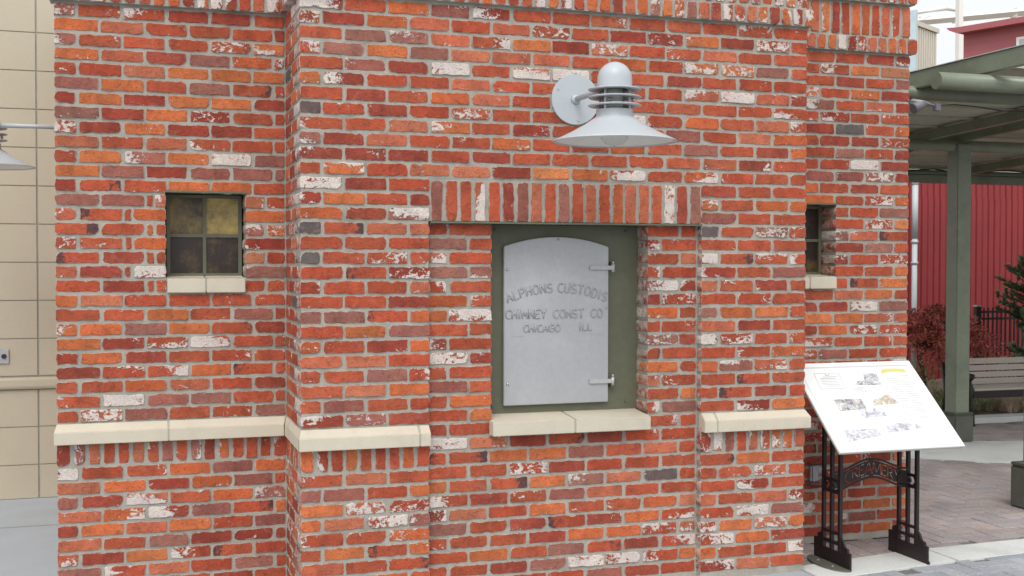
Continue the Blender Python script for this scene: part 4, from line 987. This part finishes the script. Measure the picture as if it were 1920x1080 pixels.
# ------------------------------------------------------------------ plants
def blades(mb, c, n, spread, h, w, droop=.5, rnd=R):
    for _ in range(n):
        a = rnd.uniform(0, 2 * math.pi); r = spread * rnd.uniform(.2, 1); hh = h * rnd.uniform(.6, 1.1)
        b = Vector((math.cos(a), math.sin(a), 0)); s_ = Vector((-b.y, b.x, 0)) * w; p0 = Vector(c) + b * r * .2; p1 = p0 + b * r * .4 + Vector((0, 0, hh * .8)); p2 = p0 + b * r + Vector((0, 0, hh * (1 - droop * .5)))
        mb.add([p0 - s_, p0 + s_, p1 + s_ * .7, p1 - s_ * .7, p2], [(0, 1, 2, 3), (3, 2, 4)])
def leafcloud(mb, c, rad_, n, size, rnd=R, squash=1, up=.0):
    for _ in range(n):
        while True:
            p = Vector((rnd.uniform(-1, 1), rnd.uniform(-1, 1), rnd.uniform(-1, 1)))
            if p.length < 1: break
        p = Vector((p.x * rad_, p.y * rad_, p.z * rad_ * squash)) + Vector(c); a = Vector((rnd.gauss(0, 1), rnd.gauss(0, 1), rnd.gauss(0, 1) + up)).normalized(); b = a.cross(Vector((rnd.gauss(0, 1), rnd.gauss(0, 1), rnd.gauss(0, 1)))).normalized(); s_ = size * rnd.uniform(.6, 1.3)
        mb.add([p - a * s_, p + b * s_ * .38, p + a * s_, p - b * s_ * .38], [(0, 1, 2, 3)])
mp = empty('red_maple_tree', (0, 0, 0), 'low weeping Japanese maple with fine dark red leaves behind the pergola post', 'tree')
rng = random.Random(3)
T0 = Vector((7.80, 5.9, .03))
tk = MB(); top = Vector((7.80, 5.9, .86)); tk.tube([T0, T0 + Vector((.05, 0, .3)), T0 + Vector((-.02, .02, .55)), top], [.035, .03, .026, .02], 8)
tk.build('trunk', 'bark', mp)
br_ = MB(); cl = {'mapleA': MB(), 'mapleB': MB(), 'mapleC': MB()}
for k in range(44):
    a = rng.uniform(0, 2 * math.pi); r = rng.uniform(.3, .98); z1 = top.z + rng.uniform(-.05, .30)
    cx_ = Vector((math.cos(a), math.sin(a) * .6, 0))
    if cx_.x > 0: cx_.x *= 1.25
    p = [top - Vector((0, 0, rng.uniform(0, .3))), top + cx_ * r * .4 + Vector((0, 0, z1 - top.z)), top + cx_ * r * .8 + Vector((0, 0, (z1 - top.z) * .6)), top + cx_ * r + Vector((0, 0, -.1 - rng.uniform(0, .35)))]
    br_.tube(p, [.012, .009, .006, .003], 5)
    for q in range(14):
        t = rng.uniform(.25, 1); i = min(int(t * 3), 2); f_ = t * 3 - i; c = p[i].lerp(p[i + 1], f_)
        lo = c.z < .62
        key = rng.choices(('mapleA', 'mapleB', 'mapleC'), (5, 3, .3) if not lo else (3, 4, 3.0 if c.x < 7.9 else .5))[0]
        leafcloud(cl[key], c + Vector((rng.gauss(0, .03), rng.gauss(0, .03), -.03)), rng.uniform(.07, .15), 38, .019, rng, .5)
br_.build('branches', 'bark', mp)
cl['mapleA'].build('crown', 'mapleA', mp, recalc=False); cl['mapleB'].build('crown', 'mapleB', mp, recalc=False); cl['mapleC'].build('crown', 'mapleC', mp, recalc=False)
sh = empty('leafy_shrub', (0, 0, 0), 'olive green leafy shrub with a few white flowers under the red maple', 'shrub')
m1 = MB(); m2 = MB()
for k in range(40):
    c = Vector((rng.uniform(7.25, 8.05), rng.uniform(5.0, 5.5), rng.uniform(.1, .55))); leafcloud(m1, c, .08, 24, .02, rng)
for k in range(7):
    c = Vector((rng.uniform(7.72, 7.86), 4.95, rng.uniform(.30, .42))); leafcloud(m2, c, .02, 5, .016, rng)
m1.build('leaves', 'mapleC', sh, recalc=False); m2.build('flowers', 'flower', sh, recalc=False)
pn = empty('pine_tree', (0, 0, 0), 'young pine with upturned bright green candle tips at the right edge', 'tree')
pt = MB().tube([(9.62, 6.2, .03), (9.60, 6.2, 1.0), (9.66, 6.2, 2.0)], [.05, .04, .02], 8); pt.build('trunk', 'bark', pn)
nd = MB(); nt_ = MB(); bb = MB()
def needle_tuft(mb, c, d, L_, n, w_):
    d = d.normalized(); u_ = d.cross(Vector((.3, .2, 1))).normalized(); v_ = d.cross(u_)
    for _ in range(n):
        t = rng.uniform(0, 1); a = rng.uniform(0, 6.28); o_ = (u_ * math.cos(a) + v_ * math.sin(a)); p = c + d * L_ * t; e = p + (o_ * .8 + d * .55).normalized() * L_ * rng.uniform(.45, .7); s_ = o_.cross(d) * w_
        mb.add([p - s_, p + s_, e], [(0, 1, 2)])
for k in range(110):
    z = rng.uniform(.15, 1.6); a = rng.uniform(0, 6.28); r = rng.uniform(.12, .40) * (1 if z < 1.4 else .8)
    c0 = Vector((9.62, 6.2, z)); c1 = c0 + Vector((math.cos(a) * r, math.sin(a) * r, r * .35)); bb.tube([c0, c1], [.009, .005], 5)
    for q in range(4): needle_tuft(nd, c0.lerp(c1, .35 + .2 * q), (c1 - c0) + Vector((0, 0, .1)), .085, 50, .006)
    needle_tuft(nt_, c1, Vector((0, 0, 1)) + (c1 - c0), .06, 50, .006)
for (u, v) in ((1872, 549), (1888, 543), (1899, 553), (1911, 516), (1903, 568), (1912, 498), (1884, 560)):
    c1 = at(u, v, Y=6.15); c0 = Vector((9.6, 6.2, c1.z - .15)); bb.tube([c0, c1 - Vector((0, 0, .03))], [.009, .006], 5)
    needle_tuft(nd, c1 - Vector((0, 0, .07)), Vector((-.2, 0, 1)), .075, 90, .006); needle_tuft(nt_, c1 - Vector((0, 0, .03)), Vector((-.15, 0, 1)), .055, 90, .006)
bb.build('branches', 'bark', pn); nd.build('crown', 'pineA', pn, recalc=False); nt_.build('crown_tips', 'pineB', pn, recalc=False)
gA = MB(); gB = MB()
for k in range(70): blades(gA, (rng.uniform(7.2, 9.8), rng.uniform(4.85, 6.1), .03), 40, .17, .17, .006, .7, rng)
for k in range(16): blades(gB, (rng.uniform(7.3, 9.8), rng.uniform(4.85, 5.3), .03), 16, .17, .15, .004, .8, rng)
for k in range(5): blades(gB, (8.28 + rng.gauss(0, .06), 4.95 + rng.gauss(0, .05), .03), 70, .2, .22, .003, .9, rng)
for k in range(4): blades(gB, (9.3 + rng.gauss(0, .2), 5.1, .03), 30, .16, .16, .003, .9, rng)
tag(gA.build('grass', 'grassA', recalc=False), 'green ground cover grass in the planting bed behind the bench', 'grass', 'stuff')
tag(gB.build('ornamental_grass', 'grassB', recalc=False), 'dry tan ornamental grass tuft seen under the bench seat', 'grass', 'stuff')
hb = empty('low_bush', (0, 0, 0), 'small grey green bush just above the bench back', 'shrub')
m1 = MB()
for k in range(12): leafcloud(m1, at(1880, 672, Y=5.9) + Vector((rng.gauss(0, .07), rng.gauss(0, .05), rng.uniform(-.2, .02))), .05, 30, .016, rng)
m1.build('leaves', 'grassA', hb, recalc=False)
bpy.context.view_layer.update()
